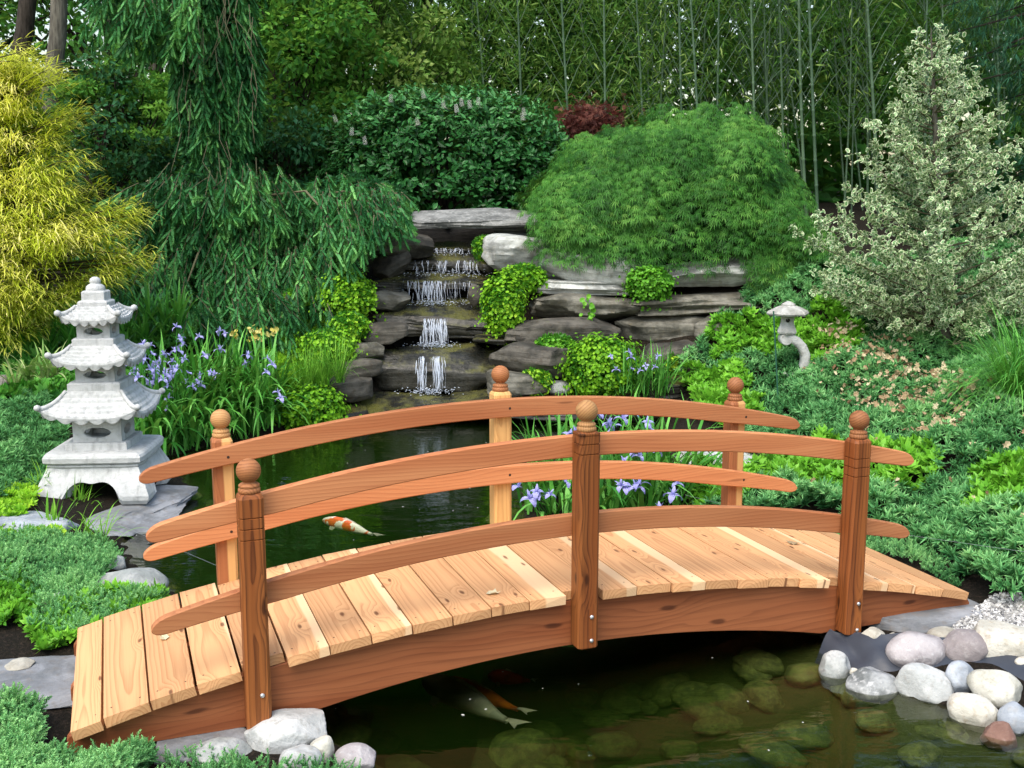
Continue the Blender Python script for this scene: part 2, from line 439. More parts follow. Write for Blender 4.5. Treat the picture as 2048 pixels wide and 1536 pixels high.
# stone
M['slate'] = stone_mat('grey_slate', (0.16, 0.17, 0.18), (0.28, 0.29, 0.31), (0.2, 0.18, 0.16), strata=0.5, scale=4)
M['ledge'] = stone_mat('pale_ledge_stone', (0.27, 0.28, 0.265), (0.50, 0.515, 0.49), (0.26, 0.24, 0.18), strata=0.2, scale=4, lichen=(0.5, 0.52, 0.5))
M['wall'] = stone_mat('wall_ledge_stone', (0.06, 0.058, 0.045), (0.22, 0.21, 0.175), (0.11, 0.095, 0.06), strata=0.45, scale=4, moss=(0.06, 0.09, 0.02), moss_amt=0.0)
M['brown'] = stone_mat('brown_ledge_stone', (0.03, 0.029, 0.024), (0.12, 0.11, 0.092), (0.06, 0.047, 0.03), strata=0.5, scale=4, moss=(0.07, 0.09, 0.02), moss_amt=0.05)
M['wet'] = stone_mat('wet_mossy_stone', (0.014, 0.015, 0.012), (0.055, 0.053, 0.043), (0.035, 0.03, 0.02), strata=0.35, scale=4, moss=(0.105, 0.105, 0.025), moss_amt=0.2, wet=0.4, rough=0.55)
M['cap'] = stone_mat('speckled_capstone', (0.12, 0.125, 0.12), (0.26, 0.265, 0.255), (0.42, 0.42, 0.40), strata=0.4, scale=5, speck=0.4)
M['shade_black'] = stone_mat('shade_black_stone', (0.004, 0.004, 0.004), (0.012, 0.011, 0.009), strata=0.6)  # near-black colour stands in for the shade in gaps and openings
for nm, a, b, c in (('c_tan', (0.30, 0.28, 0.23), (0.44, 0.42, 0.36), (0.24, 0.21, 0.16)), ('c_grey', (0.24, 0.26, 0.25), (0.42, 0.43, 0.42), (0.2, 0.2, 0.2)),
                    ('c_vein', (0.11, 0.12, 0.12), (0.36, 0.37, 0.37), (0.6, 0.6, 0.6)), ('c_mauve', (0.25, 0.225, 0.23), (0.39, 0.365, 0.37), (0.50, 0.49, 0.49)),
                    ('c_plum', (0.20, 0.175, 0.175), (0.28, 0.25, 0.25), (0.34, 0.32, 0.31)), ('c_white', (0.36, 0.375, 0.37), (0.53, 0.54, 0.53), (0.27, 0.265, 0.24)),
                    ('c_cream', (0.42, 0.40, 0.34), (0.58, 0.56, 0.49), (0.32, 0.25, 0.17)), ('c_beige', (0.36, 0.35, 0.30), (0.52, 0.51, 0.45), (0.26, 0.25, 0.19)),
                    ('c_rust', (0.15, 0.08, 0.06), (0.23, 0.13, 0.1), (0.28, 0.2, 0.17)), ('c_blue', (0.24, 0.27, 0.31), (0.4, 0.43, 0.47), (0.3, 0.3, 0.3)),
                    ('c_pond', (0.04, 0.052, 0.012), (0.115, 0.13, 0.03), (0.08, 0.06, 0.022))):
    M[nm] = stone_mat('cobble_' + nm[2:], a, b, c, scale=7, speck=0.25, rough=0.7)
M['concrete'] = stone_mat('cast_lantern_stone', (0.43, 0.445, 0.44), (0.53, 0.54, 0.54), (0.36, 0.37, 0.355), scale=5, rough=0.85, speck=0.06, streak=0.5)
M['concrete_old'] = stone_mat('weathered_lantern_stone', (0.26, 0.26, 0.235), (0.44, 0.44, 0.42), (0.17, 0.15, 0.12), scale=9, rough=0.9, speck=0.15)
# ground
t = NT('mulch_and_soil')
p = t.n('NewGeometry').outputs['Position']
n = t.noise(p, 3, 5); n2 = t.noise(p, 60, 4, 0.7)
zz = t.n('SeparateXYZ', {0: p}).outputs[2]
soil = t.mix(t.step(n2, .45, .75), t.mix(n, (0.007, 0.006, 0.004), (0.013, 0.010, 0.006)), (0.04, 0.028, 0.02))
soil = t.mix(t.step(zz, .012, -.02), soil, t.mix(n, (0.02, 0.026, 0.008), (0.08, 0.085, 0.022)))
M['soil'] = t.done(t.pbr(soil, 0.9, t.bump(n2, 0.9, 0.02), 0.15))
t = NT('algae_pond_bed')
p = t.n('NewGeometry').outputs['Position']
n = t.noise(p, 4, 5)
M['bed'] = t.done(t.pbr(t.mix(n, (0.03, 0.035, 0.01), (0.1, 0.1, 0.03)), 0.9, t.bump(n, 0.5, 0.03), 0.1))
t = NT('pond_liner_rubber')
p = t.n('NewGeometry').outputs['Position']
n = t.noise(p, 6, 4); n2 = t.noise(t.vec('MULTIPLY', p, (9, 9, 30)), 1.0, 3)
M['liner'] = t.done(t.pbr(t.mix(n, (0.016, 0.02, 0.03), (0.055, 0.065, 0.085)), 0.45, t.bump(n2, 0.3, 0.01), 0.4))
t = NT('white_gravel')
rn = t.n('Attribute', attribute_name='tint').outputs['Fac']
M['gravel'] = t.done(t.pbr(t.ramp(rn, [(0, (0.10, 0.10, 0.11)), (0.3, (0.27, 0.265, 0.25)), (0.7, (0.46, 0.455, 0.44)), (1, (0.66, 0.655, 0.64))]), 0.8))
# water: clear surface over dark green water
t = NT('pond_water')
p = t.n('NewGeometry').outputs['Position']
wv = t.noise(t.vec('MULTIPLY', p, (1.6, 5.0, 1.0)), 1.0, 3, 0.5, 0.6)
w2 = t.noise(t.vec('MULTIPLY', p, (9, 22, 1.0)), 1.0, 2, 0.5, 0.3)
d = t.vec('DISTANCE', p, (-0.5, 9.6, 0.0))
dn = t.t.nodes[-1]
near = t.math('SUBTRACT', 1.0, t.step(dn.outputs['Value'], 0.2, 3.2))
h = t.math('ADD', t.math('MULTIPLY', wv, 1.0), t.math('MULTIPLY', w2, t.math('ADD', 0.10, t.math('MULTIPLY', near, 0.35))))
bmp = t.bump(h, 0.11, 0.06)
fr = t.n('Fresnel', {'IOR': 1.333, 'Normal': bmp}).outputs[0]
gl = t.n('BsdfGlossy', {'Color': (1, 1, 1, 1), 'Roughness': 0.02, 'Normal': bmp}).outputs[0]
tr = t.n('BsdfTransparent', {'Color': (0.92, 0.95, 0.88, 1)}).outputs[0]
sh = t.n('MixShader', {0: fr, 1: tr, 2: gl}).outputs[0]
M['water'] = t.done(sh)
va0 = t.n('VolumeAbsorption', {'Color': (0.20, 0.44, 0.06, 1), 'Density': 2.2}).outputs[0]
vs0 = t.n('VolumeScatter', {'Color': (0.26, 0.56, 0.10, 1), 'Density': 0.16}).outputs[0]
va = t.n('AddShader', {0: va0, 1: vs0}).outputs[0]
t.t.links.new(va, t.out.inputs['Volume'])
t = NT('falling_water')
M['fall'] = t.done(t.n('MixShader', {0: 0.55, 1: t.pbr((0.74, 0.80, 0.90), 0.12, None, 0.7), 2: t.n('BsdfTransparent', {'Color': (0.95, 0.97, 1, 1)}).outputs[0]}).outputs[0])
t = NT('thin_water_film')
p = t.n('NewGeometry').outputs['Position']
bmp = t.bump(t.noise(p, 40, 3, 0.6), 0.5, 0.02)
fr = t.n('Fresnel', {'IOR': 1.333, 'Normal': bmp}).outputs[0]
M['film'] = t.done(t.n('MixShader', {0: fr, 1: t.n('BsdfTransparent', {'Color': (0.9, 0.92, 0.88, 1)}).outputs[0], 2: t.n('BsdfGlossy', {'Color': (1, 1, 1, 1), 'Roughness': 0.08, 'Normal': bmp}).outputs[0]}).outputs[0])
def koi_mat(name, base, patch, amt, sc=9):
    t = NT(name)
    n = t.noise(t.n('TexCoord').outputs['Object'], sc, 2, 0.5)
    return t.done(t.pbr(t.mix(t.step(n, amt, amt + 0.05), base, patch), 0.35))
M['koi_rw'] = koi_mat('koi_red_white', (0.75, 0.72, 0.65), (0.62, 0.10, 0.02), 0.52, 13)
M['koi_w'] = koi_mat('koi_pale', (0.30, 0.30, 0.23), (0.2, 0.21, 0.17), 0.5, 6)
M['koi_o'] = koi_mat('koi_orange', (0.45, 0.11, 0.008), (0.3, 0.055, 0.008), 0.55, 8)
M['koi_r'] = koi_mat('koi_red', (0.55, 0.06, 0.015), (0.4, 0.05, 0.01), 0.55, 8)
t = NT('koi_fins'); M['fin'] = t.done(t.n('MixShader', {0: 0.45, 1: t.pbr((0.5, 0.47, 0.38), 0.4), 2: t.n('BsdfTransparent').outputs[0]}).outputs[0])
t = NT('fish_eye_and_opening_black'); M['eye'] = t.done(t.pbr((0.01, 0.01, 0.01), 0.2))
t = NT('green_painted_stake'); M['stake'] = t.done(t.pbr((0.012, 0.075, 0.045), 0.4))
t = NT('nylon_line'); M['nylon'] = t.done(t.pbr((0.22, 0.25, 0.27), 0.3))
t = NT('cut_wood_end'); M['cutwood'] = t.done(t.pbr((0.5, 0.4, 0.28), 0.8))

# ================================================================== terrain
POND = np.array([(-.35, 2.3), (-.45, 3.2), (-.6, 3.72), (-.85, 3.95), (-1.15, 4.4), (-1.5, 5.1), (-1.85, 5.4), (-2.2, 5.95), (-2.42, 6.4), (-2.2, 6.72), (-2.3, 7.5),
                 (-2.75, 8.4), (-2.5, 8.85), (-2.0, 9.36), (-1.55, 9.95), (-.6, 10.15), (.4, 10.15), (1.3, 10.15), (1.4, 9.5), (.95, 8.6), (.3, 7.6), (.03, 6.95),
                 (.05, 6.35), (.45, 5.9), (1.0, 5.2), (1.38, 4.75), (1.5, 4.42), (1.62, 4.12), (1.9, 3.86), (2.15, 3.6), (2.4, 2.3)])
def pond_sd(x, y):
    """signed distance to the shoreline, positive on land"""
    x = np.asarray(x, float); y = np.asarray(y, float)
    d = np.full(x.shape, 1e9); ins = np.zeros(x.shape, bool)
    n = len(POND)
    for i in range(n):
        ax, ay = POND[i]; bx, by = POND[(i + 1) % n]
        ex, ey = bx - ax, by - ay
        tt = np.clip(((x - ax) * ex + (y - ay) * ey) / (ex * ex + ey * ey), 0, 1)
        d = np.minimum(d, np.hypot(x - ax - tt * ex, y - ay - tt * ey))
        c = ((ay > y) != (by > y)) & (x < (bx - ax) * (y - ay) / (by - ay + 1e-12) + ax)
        ins ^= c
    return np.where(ins, -d, d)
LAND = [(-1.7, 3.6, .06), (-2.2, 4.2, .09), (-1.9, 2.8, .1), (-4, 3, .25), (0, 0, .3), (3, 0, .3), (-4, 0, .3), (2.6, 3.2, .12), (3.2, 2, .25),
        (-2.6, 5.2, .14), (-3.2, 6.2, .16), (-2.6, 7.0, .1), (-3.4, 7.2, .2), (-4.2, 8.6, .42), (-3.3, 8.6, .16), (-4.6, 10.3, .7), (-3.6, 10.8, .72), (-2.6, 10.4, .38), (-6, 7, .4), (-8, 10, .8),
        (-2.0, 10.9, .75), (-1.6, 10.6, .7), (-3.2, 12, .95), (-6, 14, 1.2), (-10, 20, 1.6), (-4, 18, 1.6), (-1.0, 10.9, .2), (0.2, 10.9, .2), (-.6, 11.6, 1.0), (-.6, 12.4, 1.4), (-.5, 13.4, 1.85), (-1.6, 12.6, 1.5),
        (.6, 11.2, .9), (1.2, 11.0, 1.0), (1.2, 11.8, 1.45), (2.2, 11.4, 1.4), (2.3, 10.3, .75), (2.6, 12.4, 1.55), (3.0, 10.6, 1.25), (1.9, 9.6, .3), (2.4, 9.2, .52), (2.1, 8.2, .2), (1.6, 7.4, .1),
        (1.2, 6.6, .06), (.6, 6.9, .05), (2.0, 5.4, .07), (2.3, 4.8, .09), (2.8, 4.6, .12), (2.2, 6.4, .14), (2.9, 6.2, .3), (3.2, 6.6, .42), (2.9, 7.6, .38), (3.7, 9.3, .62), (4.4, 8, .62), (5.4, 11, 1.0), (4.2, 11.4, 1.3), (6, 8, .8), (8, 10, 1.2),
        (1, 15, 1.95), (4, 15, 1.8), (8, 16, 1.9), (0, 20, 2.0), (8, 24, 2.2), (-8, 28, 2.2), (0, 45, 3), (30, 40, 3), (-30, 40, 3), (30, 5, 1.5), (-30, 5, 1.2), (0, -20, .5)]
LP = np.array(LAND)
_D = np.hypot(LP[:, None, 0] - LP[None, :, 0], LP[:, None, 1] - LP[None, :, 1])
_A = np.block([[_D, np.ones((len(LP), 1))], [np.ones((1, len(LP))), np.zeros((1, 1))]])
_W = np.linalg.solve(_A, np.append(LP[:, 2], 0))
def gz(x, y):
    x = np.asarray(x, float); y = np.asarray(y, float)
    z = np.full(x.shape, _W[-1])
    for (a, b, _), w in zip(LAND, _W[:-1]):
        z = z + w * np.hypot(x - a, y - b)
    z = np.maximum(z, 0.045)
    d = pond_sd(x, y)
    k = np.clip(d / 0.35, 0, 1); k = k * k * (3 - 2 * k)
    land = 0.012 + (z - 0.012) * k
    slope = np.where((x > -.2) & (y < 5.2), .32, .85)
    bed = -np.minimum(0.75, 0.02 + np.maximum(0, -d) * slope)
    return np.where(d > 0, land, bed)
def gz1(x, y): return float(gz(np.array([x]), np.array([y]))[0])

xs = np.concatenate([np.linspace(-60, -7, 18), np.arange(-6.6, 6.6, 0.085), np.linspace(7, 60, 18)])
ys = np.concatenate([np.linspace(-30, 1.8, 14), np.arange(2, 13.5, 0.085), np.linspace(14, 90, 26)])
GX, GY = np.meshgrid(xs, ys)
GZ = gz(GX, GY)
GZ = GZ + 0.012 * np.sin(GX * 7.1 + 1.3 * np.sin(GY * 5)) * np.sin(GY * 6.3) * (np.abs(GZ) > .05)
nx, ny = len(xs), len(ys)
idx = np.arange(nx * ny).reshape(ny, nx)
GF = np.stack([idx[:-1, :-1], idx[:-1, 1:], idx[1:, 1:], idx[1:, :-1]], -1).reshape(-1, 4)
Vg = np.stack([GX, GY, GZ], -1).reshape(-1, 3)
ground = link('ground', npmesh('ground', Vg, GF, M['soil'], smooth=True))
tag(ground, kind='structure')

bm = bmesh.new()
bm_box(bm, -3.3, 2.6, 2.05, 10.6, -1.3, 0.0)
tag(link('pond_water', bm_mesh('pond_water', bm, M['water'])), kind='structure')

# ================================================================== bridge
BX, BY, BZ, YAW = .2936, 4.1556, CH - 1.888, 0.357
bridge = empty('wooden_footbridge', (BX, BY, BZ), YAW)
tag(bridge, 'arched timber footbridge with curved railings and ball-topped posts across the pond', 'bridge')
def bw(u, v, w):
    c, s = math.cos(YAW), math.sin(YAW)
    return np.array([BX + u * c - v * s, BY + u * s + v * c, BZ + w])
deck_w = lambda u: .35 - .065 * u * u
HALF, PITCHP, NPL = 2.0, 0.16, 25

def plank_mesh(name, w, y0, y1, th, seed):
    rs = random.Random(seed)
    bm = bmesh.new()
    bm_box(bm, -w / 2, w / 2, y0, y1, -th, 0)
    for v in bm.verts:
        v.co.y += rs.uniform(-.004, .004)
    me = bm_mesh(name, bm, M['deck'], 0.003, 2)
    return me
pl_full = [plank_mesh('plank', 0.1545, -0.5, 0.5, 0.038, i) for i in range(4)]
pl_short = plank_mesh('plank_short', 0.1545, -0.452, 0.452, 0.038, 9)
def discs(pts, r, nrm='z', sides=8, h=0.0008):
    V, F = [], []
    ang = np.linspace(0, 2 * np.pi, sides, endpoint=False)
    for p in pts:
        c, s = np.cos(ang) * r, np.sin(ang) * r
        z = np.zeros(sides)
        ring = {'z': np.stack([c, s, z], 1), 'y': np.stack([c, z, s], 1)}[nrm]
        F.append([len(V) + i for i in (range(sides) if nrm == 'z' else range(sides))])
        V.extend((ring + np.array(p)).tolist())
    return npmesh('screw_heads', V, np.array(F), M['screw'])
screw_me = discs([(sx * .05, sy, .0006) for sx in (-1, 1) for sy in (-.435, .435)], .0036)
for k in range(NPL):
    u = -HALF + PITCHP * (k + .5)
    short = any(abs(u - pu) < 0.1 and abs(u - pu) < PITCHP * .75 and (u - .08 < pu + .046 and u + .08 > pu - .046) for pu in (-1.307, 0, 1.307))
    o = link('plank', pl_short if short else pl_full[k % 4], bridge)
    o.location = (u + random.uniform(-.0015, .0015), .5 + random.uniform(-.005, .005), deck_w(u) + random.uniform(-.0015, .0015))
    o.rotation_euler = (0, math.atan(.13 * u), random.uniform(-.002, .002))
    if k == 0:
        o.location.x += .027; o.scale.x = .66
    link('screw_heads', screw_me, o)['kind'] = 'stuff'

def strip_beam(name, us, bot, top, v0, v1, mat, ch=0.003):
    """long beam along u, given lower and upper edges, rectangular section with small chamfers"""
    V, F = [], []
    for u, b, tp in zip(us, bot, top):
        c = min(ch, (tp - b) * .3)
        V += [(u, v0 + c, b), (u, v1 - c, b), (u, v1, b + c), (u, v1, tp - c), (u, v1 - c, tp), (u, v0 + c, tp), (u, v0, tp - c), (u, v0, b + c)]
    n = len(us)
    for i in range(n - 1):
        for j in range(8):
            k = (j + 1) % 8
            F.append((i * 8 + j, (i + 1) * 8 + j, (i + 1) * 8 + k, i * 8 + k))
    V = np.array(V); V[:, 1] -= (v0 + v1) / 2
    caps = np.array([list(range(8)), [(n - 1) * 8 + 7 - j for j in range(8)]])
    return npmesh(name, V, [np.array(F)[:, ::-1], caps[:, ::-1]], mat)
us = np.concatenate([[-1.96], np.linspace(-1.95, 2.03, 82), [2.04]])
s_top = np.minimum(deck_w(us) - .041, 1)
s_bot = np.where(np.abs(us) > 1.2, -.012, .115 - .09 * us * us)
s_bot = np.where((np.abs(us) <= 1.24) & (np.abs(us) > 1.16), np.minimum(s_bot, -.012 + (1.24 - np.abs(us)) * .1), s_bot)
s_top[[0, -1]] -= .012; s_bot[[0, -1]] += .012
for v0 in (.046, .913):
    link('stringer', strip_beam('stringer', us, s_bot, s_top, v0, v0 + .041, M['stringer']), bridge, (0, v0 + .0205, 0))
link('stringer', strip_beam('stringer', us, s_bot, s_top, .48, .521, M['stringer']), bridge, (0, .5005, 0))

def rail_mesh(c0, c2, v0, v1):
    us = np.concatenate([-1.66 + np.array([0, .006, .016, .03, .05]), np.linspace(-1.58, 1.58, 64), 1.66 - np.array([.05, .03, .016, .006, 0])])
    top = c0 - c2 * us * us
    h = np.where(np.abs(us) < 1.2, .088, .088 - .022 * np.clip((np.abs(us) - 1.2) / .4, 0, 1))
    mid = top - h / 2
    e = np.clip((1.66 - np.abs(us)) / .06, 0, 1)
    hh = h / 2 * np.sqrt(np.clip(1 - (1 - e) ** 2, 0.02, 1))
    return strip_beam('rail', us, mid - hh, mid + hh, v0, v1, M['rail'], .004)
for (v0, v1, face) in ((.0455, .083, 'n'), (.917, .9545, 'f')):
    for c0, c2 in ((.993, .0765), (.668, .083)):
        r = link('rail', rail_mesh(c0, c2, v0, v1), bridge, (0, (v0 + v1) / 2, 0))
        if face == 'f':
            link('screw_heads', discs([(pu + .018, -.0196, c0 - c2 * pu * pu - .045) for pu in (-1.307, 0, 1.307)], .0065, 'y'), r)['kind'] = 'stuff'

def post_mesh(name, zt, mat, grooves):
    """chamfered square post 0..zt with bevelled top and V-grooves"""
    def loop(hw, z, ch=.011):
        return [(hw - ch, -hw, z), (hw, -hw + ch, z), (hw, hw - ch, z), (hw - ch, hw, z), (-hw + ch, hw, z), (-hw, hw - ch, z), (-hw, -hw + ch, z), (-hw + ch, -hw, z)]
    H = .0445
    zs = [(H - .004, 0, .011), (H, .005, .011)]
    for k in grooves: zs += [(H, k - .0028, .011), (H - .006, k, .011), (H, k + .0028, .011)]
    zs += [(H, zt - .016, .011), (H - .004, zt - .006, .012), (H - .010, zt, .014)]
    V = [p for hw, z, ch in zs for p in loop(hw, z, ch)]
    F = [(i * 8 + j, i * 8 + (j + 1) % 8, (i + 1) * 8 + (j + 1) % 8, (i + 1) * 8 + j) for i in range(len(zs) - 1) for j in range(8)]
    n = len(zs)
    caps = np.array([list(range(7, -1, -1)), [(n - 1) * 8 + j for j in range(8)]])
    return npmesh(name, V, [np.array(F), caps], mat)
R = .0437
ball_prof = [(.0, -.079), (.036, -.079), (.039, -.075), (.0395, -.066), (.036, -.061), (.0345, -.059), (.037, -.056), (.037, -.05), (.031, -.045), (.021, -.0415)] + \
            [(R * math.cos(a), R * math.sin(a)) for a in np.linspace(-1.02, 1.5, 16)] + [(.0, R)]
Vb, Fb = lathe(ball_prof, 28)
M['post_half'] = wood_mat('half_sapwood_post_timber', 'z', (0.36, 0.13, 0.05), (0.2, 0.065, 0.025), (0.66, 0.38, 0.145), 1.2, 0.012, 0.5, rough=0.45, sapvar=0.0)
bolt_V, bolt_F = lathe([(.0085, 0), (.0085, .003), (.007, .0055), (.004, .007), (0, .0075)], 12)
bolt_me = npmesh('bolt', np.stack([bolt_V[:, 0], -bolt_V[:, 2], bolt_V[:, 1]], 1), bolt_F, M['bolt'], smooth=True)
for (pu, pv, base, pm, bmn) in ((-1.307, 0, 0.0, 'post', 'ball'), (0, 0, .128, 'post', 'ball_pale'), (1.307, 0, 0.0, 'post', 'ball'),
                                (-1.307, 1, 0.0, 'post_half', 'ball_pale'), (0, 1, .128, 'post_pale', 'ball'), (1.307, 1, 0.0, 'post_half', 'ball')):
    zt = .972 - .079
    gr = [.728 + .128 * (pu == 0) * .6 + .0, .768 + .128 * (pu == 0) * .6, .808 + .128 * (pu == 0) * .6] if pv == 0 else []
    post = link('post', post_mesh('post', zt, M[pm], gr), bridge, (pu, pv, base))
    fin = link('finial', npmesh('finial', Vb, Fb, M[bmn], smooth=True), post, (0, 0, .972))
    fin.rotation_euler = (0, 0, random.uniform(-.4, .4))
    if pv == 0:
        for bz_ in ((.022, .145) if pu else (.035, .135)):
            link('bolt', bolt_me, post, (.012, -.0445, bz_))
# fallen leaves and litter on the deck
curl = np.array([(0, 0, 0), (.4, .25, .12), (.28, .6, .2), (.5, .8, .3), (.12, .95, .1), (0, 1.25, .25), (-.15, .9, .05), (-.5, .75, .28), (-.3, .55, .16), (-.42, .22, .1), (0, .55, 0)])
curlF = np.array([(10, i, (i + 1) % 10) for i in range(10)])
for i, (px, py, s, lab) in enumerate(((972, 1192, .05, 'pale curled dead leaf lying on a middle deck plank of the bridge'),
                                      (332, 1297, .045, 'whitish torn leaf lying on a plank at the left end of the bridge'),
                                      (1590, 1075, .07, 'brown dead leaves caught at the far edge of the deck by the shrubs'))):
    p = at_z(px, py, BZ + (.335, .15, .24)[i])
    V, F = inst(curl, curlF, [p * 0], [(math.cos(i * 2.1), math.sin(i * 2.1), 0)], [(0, 0, 1)], [s])
    du, dv = (p[0] - BX) * math.cos(YAW) + (p[1] - BY) * math.sin(YAW), 0
    p[2] = BZ + deck_w(du) + .004
    o = link('fallen_leaf', npmesh('fallen_leaf', V, F, M['dead'], np.full(len(V), .95 if i < 2 else .4)), None, p)
    tag(o, lab, 'leaf')

def in_poly(x, y, poly):
    ins = np.zeros(np.shape(x), bool)
    n = len(poly)
    for i in range(n):
        ax, ay = poly[i]; bx, by = poly[(i + 1) % n]
        ins ^= ((ay > y) != (by > y)) & (x < (bx - ax) * (y - ay) / (by - ay + 1e-12) + ax)
    return ins
# ================================================================== stones
def rock_mesh(name, dims, kind, seed, mat, res=None):
    rs = random.Random(seed)
    off = Vector((rs.uniform(-50, 50), rs.uniform(-50, 50), rs.uniform(-50, 50)))
    bm = bmesh.new()
    if kind == 'cobble':
        bmesh.ops.create_icosphere(bm, subdivisions=4 if res is None else res, radius=1)
    else:
        bmesh.ops.create_cube(bm, size=2)
        bmesh.ops.subdivide_edges(bm, edges=bm.edges[:], cuts=15 if res is None else res, use_grid_fill=True)
    dx, dy, dz = [d / 2 for d in dims]
    planes = []
    for _ in range({'cobble': 9, 'slab': 7, 'boulder': 11, 'block': 6}[kind]):
        nv = Vector((rs.gauss(0, 1), rs.gauss(0, 1), rs.gauss(0, .5 if kind == 'slab' else 1))).normalized()
        planes.append((nv, rs.uniform(.70, .93) if kind == 'cobble' else rs.uniform(.84, 1.12)))
    for v in bm.verts:
        c = v.co.copy()
        if kind != 'cobble':
            e = {'slab': 9.0, 'block': 12.0}.get(kind, 6.0)
            m = (abs(c.x) ** e + abs(c.y) ** e + abs(c.z) ** e) ** (1 / e)
            c = c / m
        for nv, d in planes:
            k = c.dot(nv) - d
            if k > 0: c -= nv * k * (.86 if kind == 'cobble' else .95)
        q = c * 1.0
        if kind == 'cobble':
            c *= 1 + .12 * mnoise.noise(q * 1.1 + off) + .035 * mnoise.noise(q * 3 + off)
            c = Vector((c.x * dx, c.y * dy, c.z * dz))
        else:
            w = Vector((q.x * dx, q.y * dy, q.z * dz))
            # bedding planes: shift whole layers in and out
            lay = mnoise.noise(Vector((w.x * 1.1, w.y * 1.1, w.z * 24)) + off)
            lay2 = mnoise.noise(Vector((w.x * 3, w.y * 3, w.z * 60)) + off)
            br = 1.06 + .15 * mnoise.noise(w * 2.6 + off) + .07 * mnoise.noise(w * 9 + off) + .03 * mnoise.noise(w * 22 + off)
            side = 1 - min(1, abs(q.z)) ** 4
            lay = math.floor(lay * 5) / 5
            f = br + side * ((.16 if not kind == 'slab' or dims[2] > .12 else .1) * lay * (.45 if mat.name.startswith('wet') else 1) + .05 * lay2) * (1.0 if kind == 'slab' else .25)
            c = Vector((q.x * dx * f, q.y * dy * f, q.z * dz * (1 + .18 * mnoise.noise(w * 2.2 - off) + .07 * mnoise.noise(w * 7 - off))))
        v.co = c
    me = bm_mesh(name, bm, mat, smooth=True)
    if kind != 'cobble': me.set_sharp_from_angle(angle=math.radians(32))
    return me
def rock(name, cx, cy, w, h, Y, kind, mat, label, seed, depth=.8, rot=0.0, tilt=0.0, roll=0.0, group=None, cat='rock', sink=0.0):
    """stone whose outline is centred on the photo point (cx, cy) at distance Y"""
    s = Y / FPX
    p = at_y(cx, cy, Y)
    W, H = w * s * 1.06, h * s * 1.06
    me = rock_mesh(name, (W, max(W * depth, .05), H), kind, seed, M[mat])
    o = link(name, me, None, p - np.array([0, 0, sink]), (tilt, roll, rot))
    return tag(o, label, cat, group)

G_FALL = 'ledge stones of the waterfall'
G_WALL = 'stacked stones of the rock wall'
# cascade, from the pond up.   cx, cy, w, h, Y, kind, material
ZT = {}
def ledge(key, x0, x1, yb, yl, ybot, Yf, Yb, mat, label, seed, kind='slab', roll=0.0, group=G_FALL, name='ledge_stone', rot=0.0):
    """stone whose lip is at photo height yl (distance Yf); its top runs back, a little uphill, to photo height yb at distance Yb; its face goes down to ybot"""
    s = Yf / FPX
    xc = (x0 + x1) / 2
    p = at_y(xc, yl, Yf); q = at_y(xc, yb, Yb)
    th = math.atan2(q[2] - p[2], Yb - Yf)
    W, D, H = (x1 - x0) * s * 1.04, (Yb - Yf + .25), (p[2] - at_y(xc, ybot, Yf)[2]) * 1.06
    c = Vector((0, D / 2, -H / 2)); c.rotate(Matrix.Rotation(th, 3, 'X'))
    o = link(name, rock_mesh(name, (W, D, H), kind, seed, M[mat]), None, (p[0], p[1] + c.y, p[2] + c.z), (th, roll, rot))
    return tag(o, label, 'rock', group)
YL = {'a': 9.75, 'c': 10.2, 'd': 10.72, 'e': 11.2, 'f': 11.55, 'g': 11.85}
ledge('a', 695, 905, 784, 812, 850, 9.75, 10.2, 'wet', 'low wet ledge at the pond edge under the lowest fall', 11, roll=.02)
ledge('b', 905, 1135, 784, 808, 850, 9.8, 10.2, 'wet', 'flat mossy ledge right of the lowest splash, behind the middle post', 12, roll=-.02)
ledge('z', 600, 720, 815, 832, 856, 9.5, 9.75, 'wet', 'dark wet stone at the left foot of the waterfall by the waterline', 13, rot=.3)
ledge('c', 742, 1003, 688, 716, 782, 10.2, 10.72, 'wet', 'big blocky mossy stone the lowest fall pours over', 14, 'block', .01)
ledge('d', 756, 1003, 604, 640, 678, 10.72, 11.2, 'wet', 'broad layered ledge under the second-lowest fall', 15, 'slab', .03)
ledge('e', 772, 968, 547, 564, 581, 11.2, 11.55, 'wet', 'thin wide ledge with a curtain of water over its lip', 16)
ledge('f', 800, 990, 506, 523, 541, 11.55, 11.85, 'wet', 'narrow upper ledge above the curtain of water', 17)
ledge('g', 845, 980, 490, 498, 510, 11.85, 12.1, 'wet', 'topmost wet step just below the dark opening', 18)
rock('shade_backing_stone', 870, 600, 300, 110, 11.85, 'boulder', 'shade_black', 'backing stone coloured near-black for the shade behind the curtain of water', 19, .35, 0, 0, 0, G_FALL)  # backing stones of the cascade, shade put into their near-black colour
rock('shade_backing_stone', 860, 690, 330, 110, 11.35, 'boulder', 'shade_black', 'backing stone coloured near-black for the shade behind the second-lowest fall', 20, .3, 0, 0, 0, G_FALL)
rock('shade_backing_stone', 930, 475, 260, 90, 12.95, 'boulder', 'shade_black', 'backing stone coloured near-black for the shade in the opening under the capstone', 21, .3, 0, 0, 0, G_FALL)
ledge('cap', 783, 1062, 424, 439, 457, 11.75, 12.15, 'cap', 'long flat grey capstone bridging the top of the waterfall', 22, 'slab', -.012, G_FALL, 'capstone')
rock('ledge_stone', 1020, 456, 58, 12, 12.1, 'slab', 'slate', 'upper of two thin shims under the right end of the capstone', 23, .8, 0, 0, -.02, G_FALL)
rock('ledge_stone', 1022, 470, 66, 13, 12.05, 'slab', 'slate', 'lower of two thin shims under the right end of the capstone', 24, .8, .1, 0, 0, G_FALL)
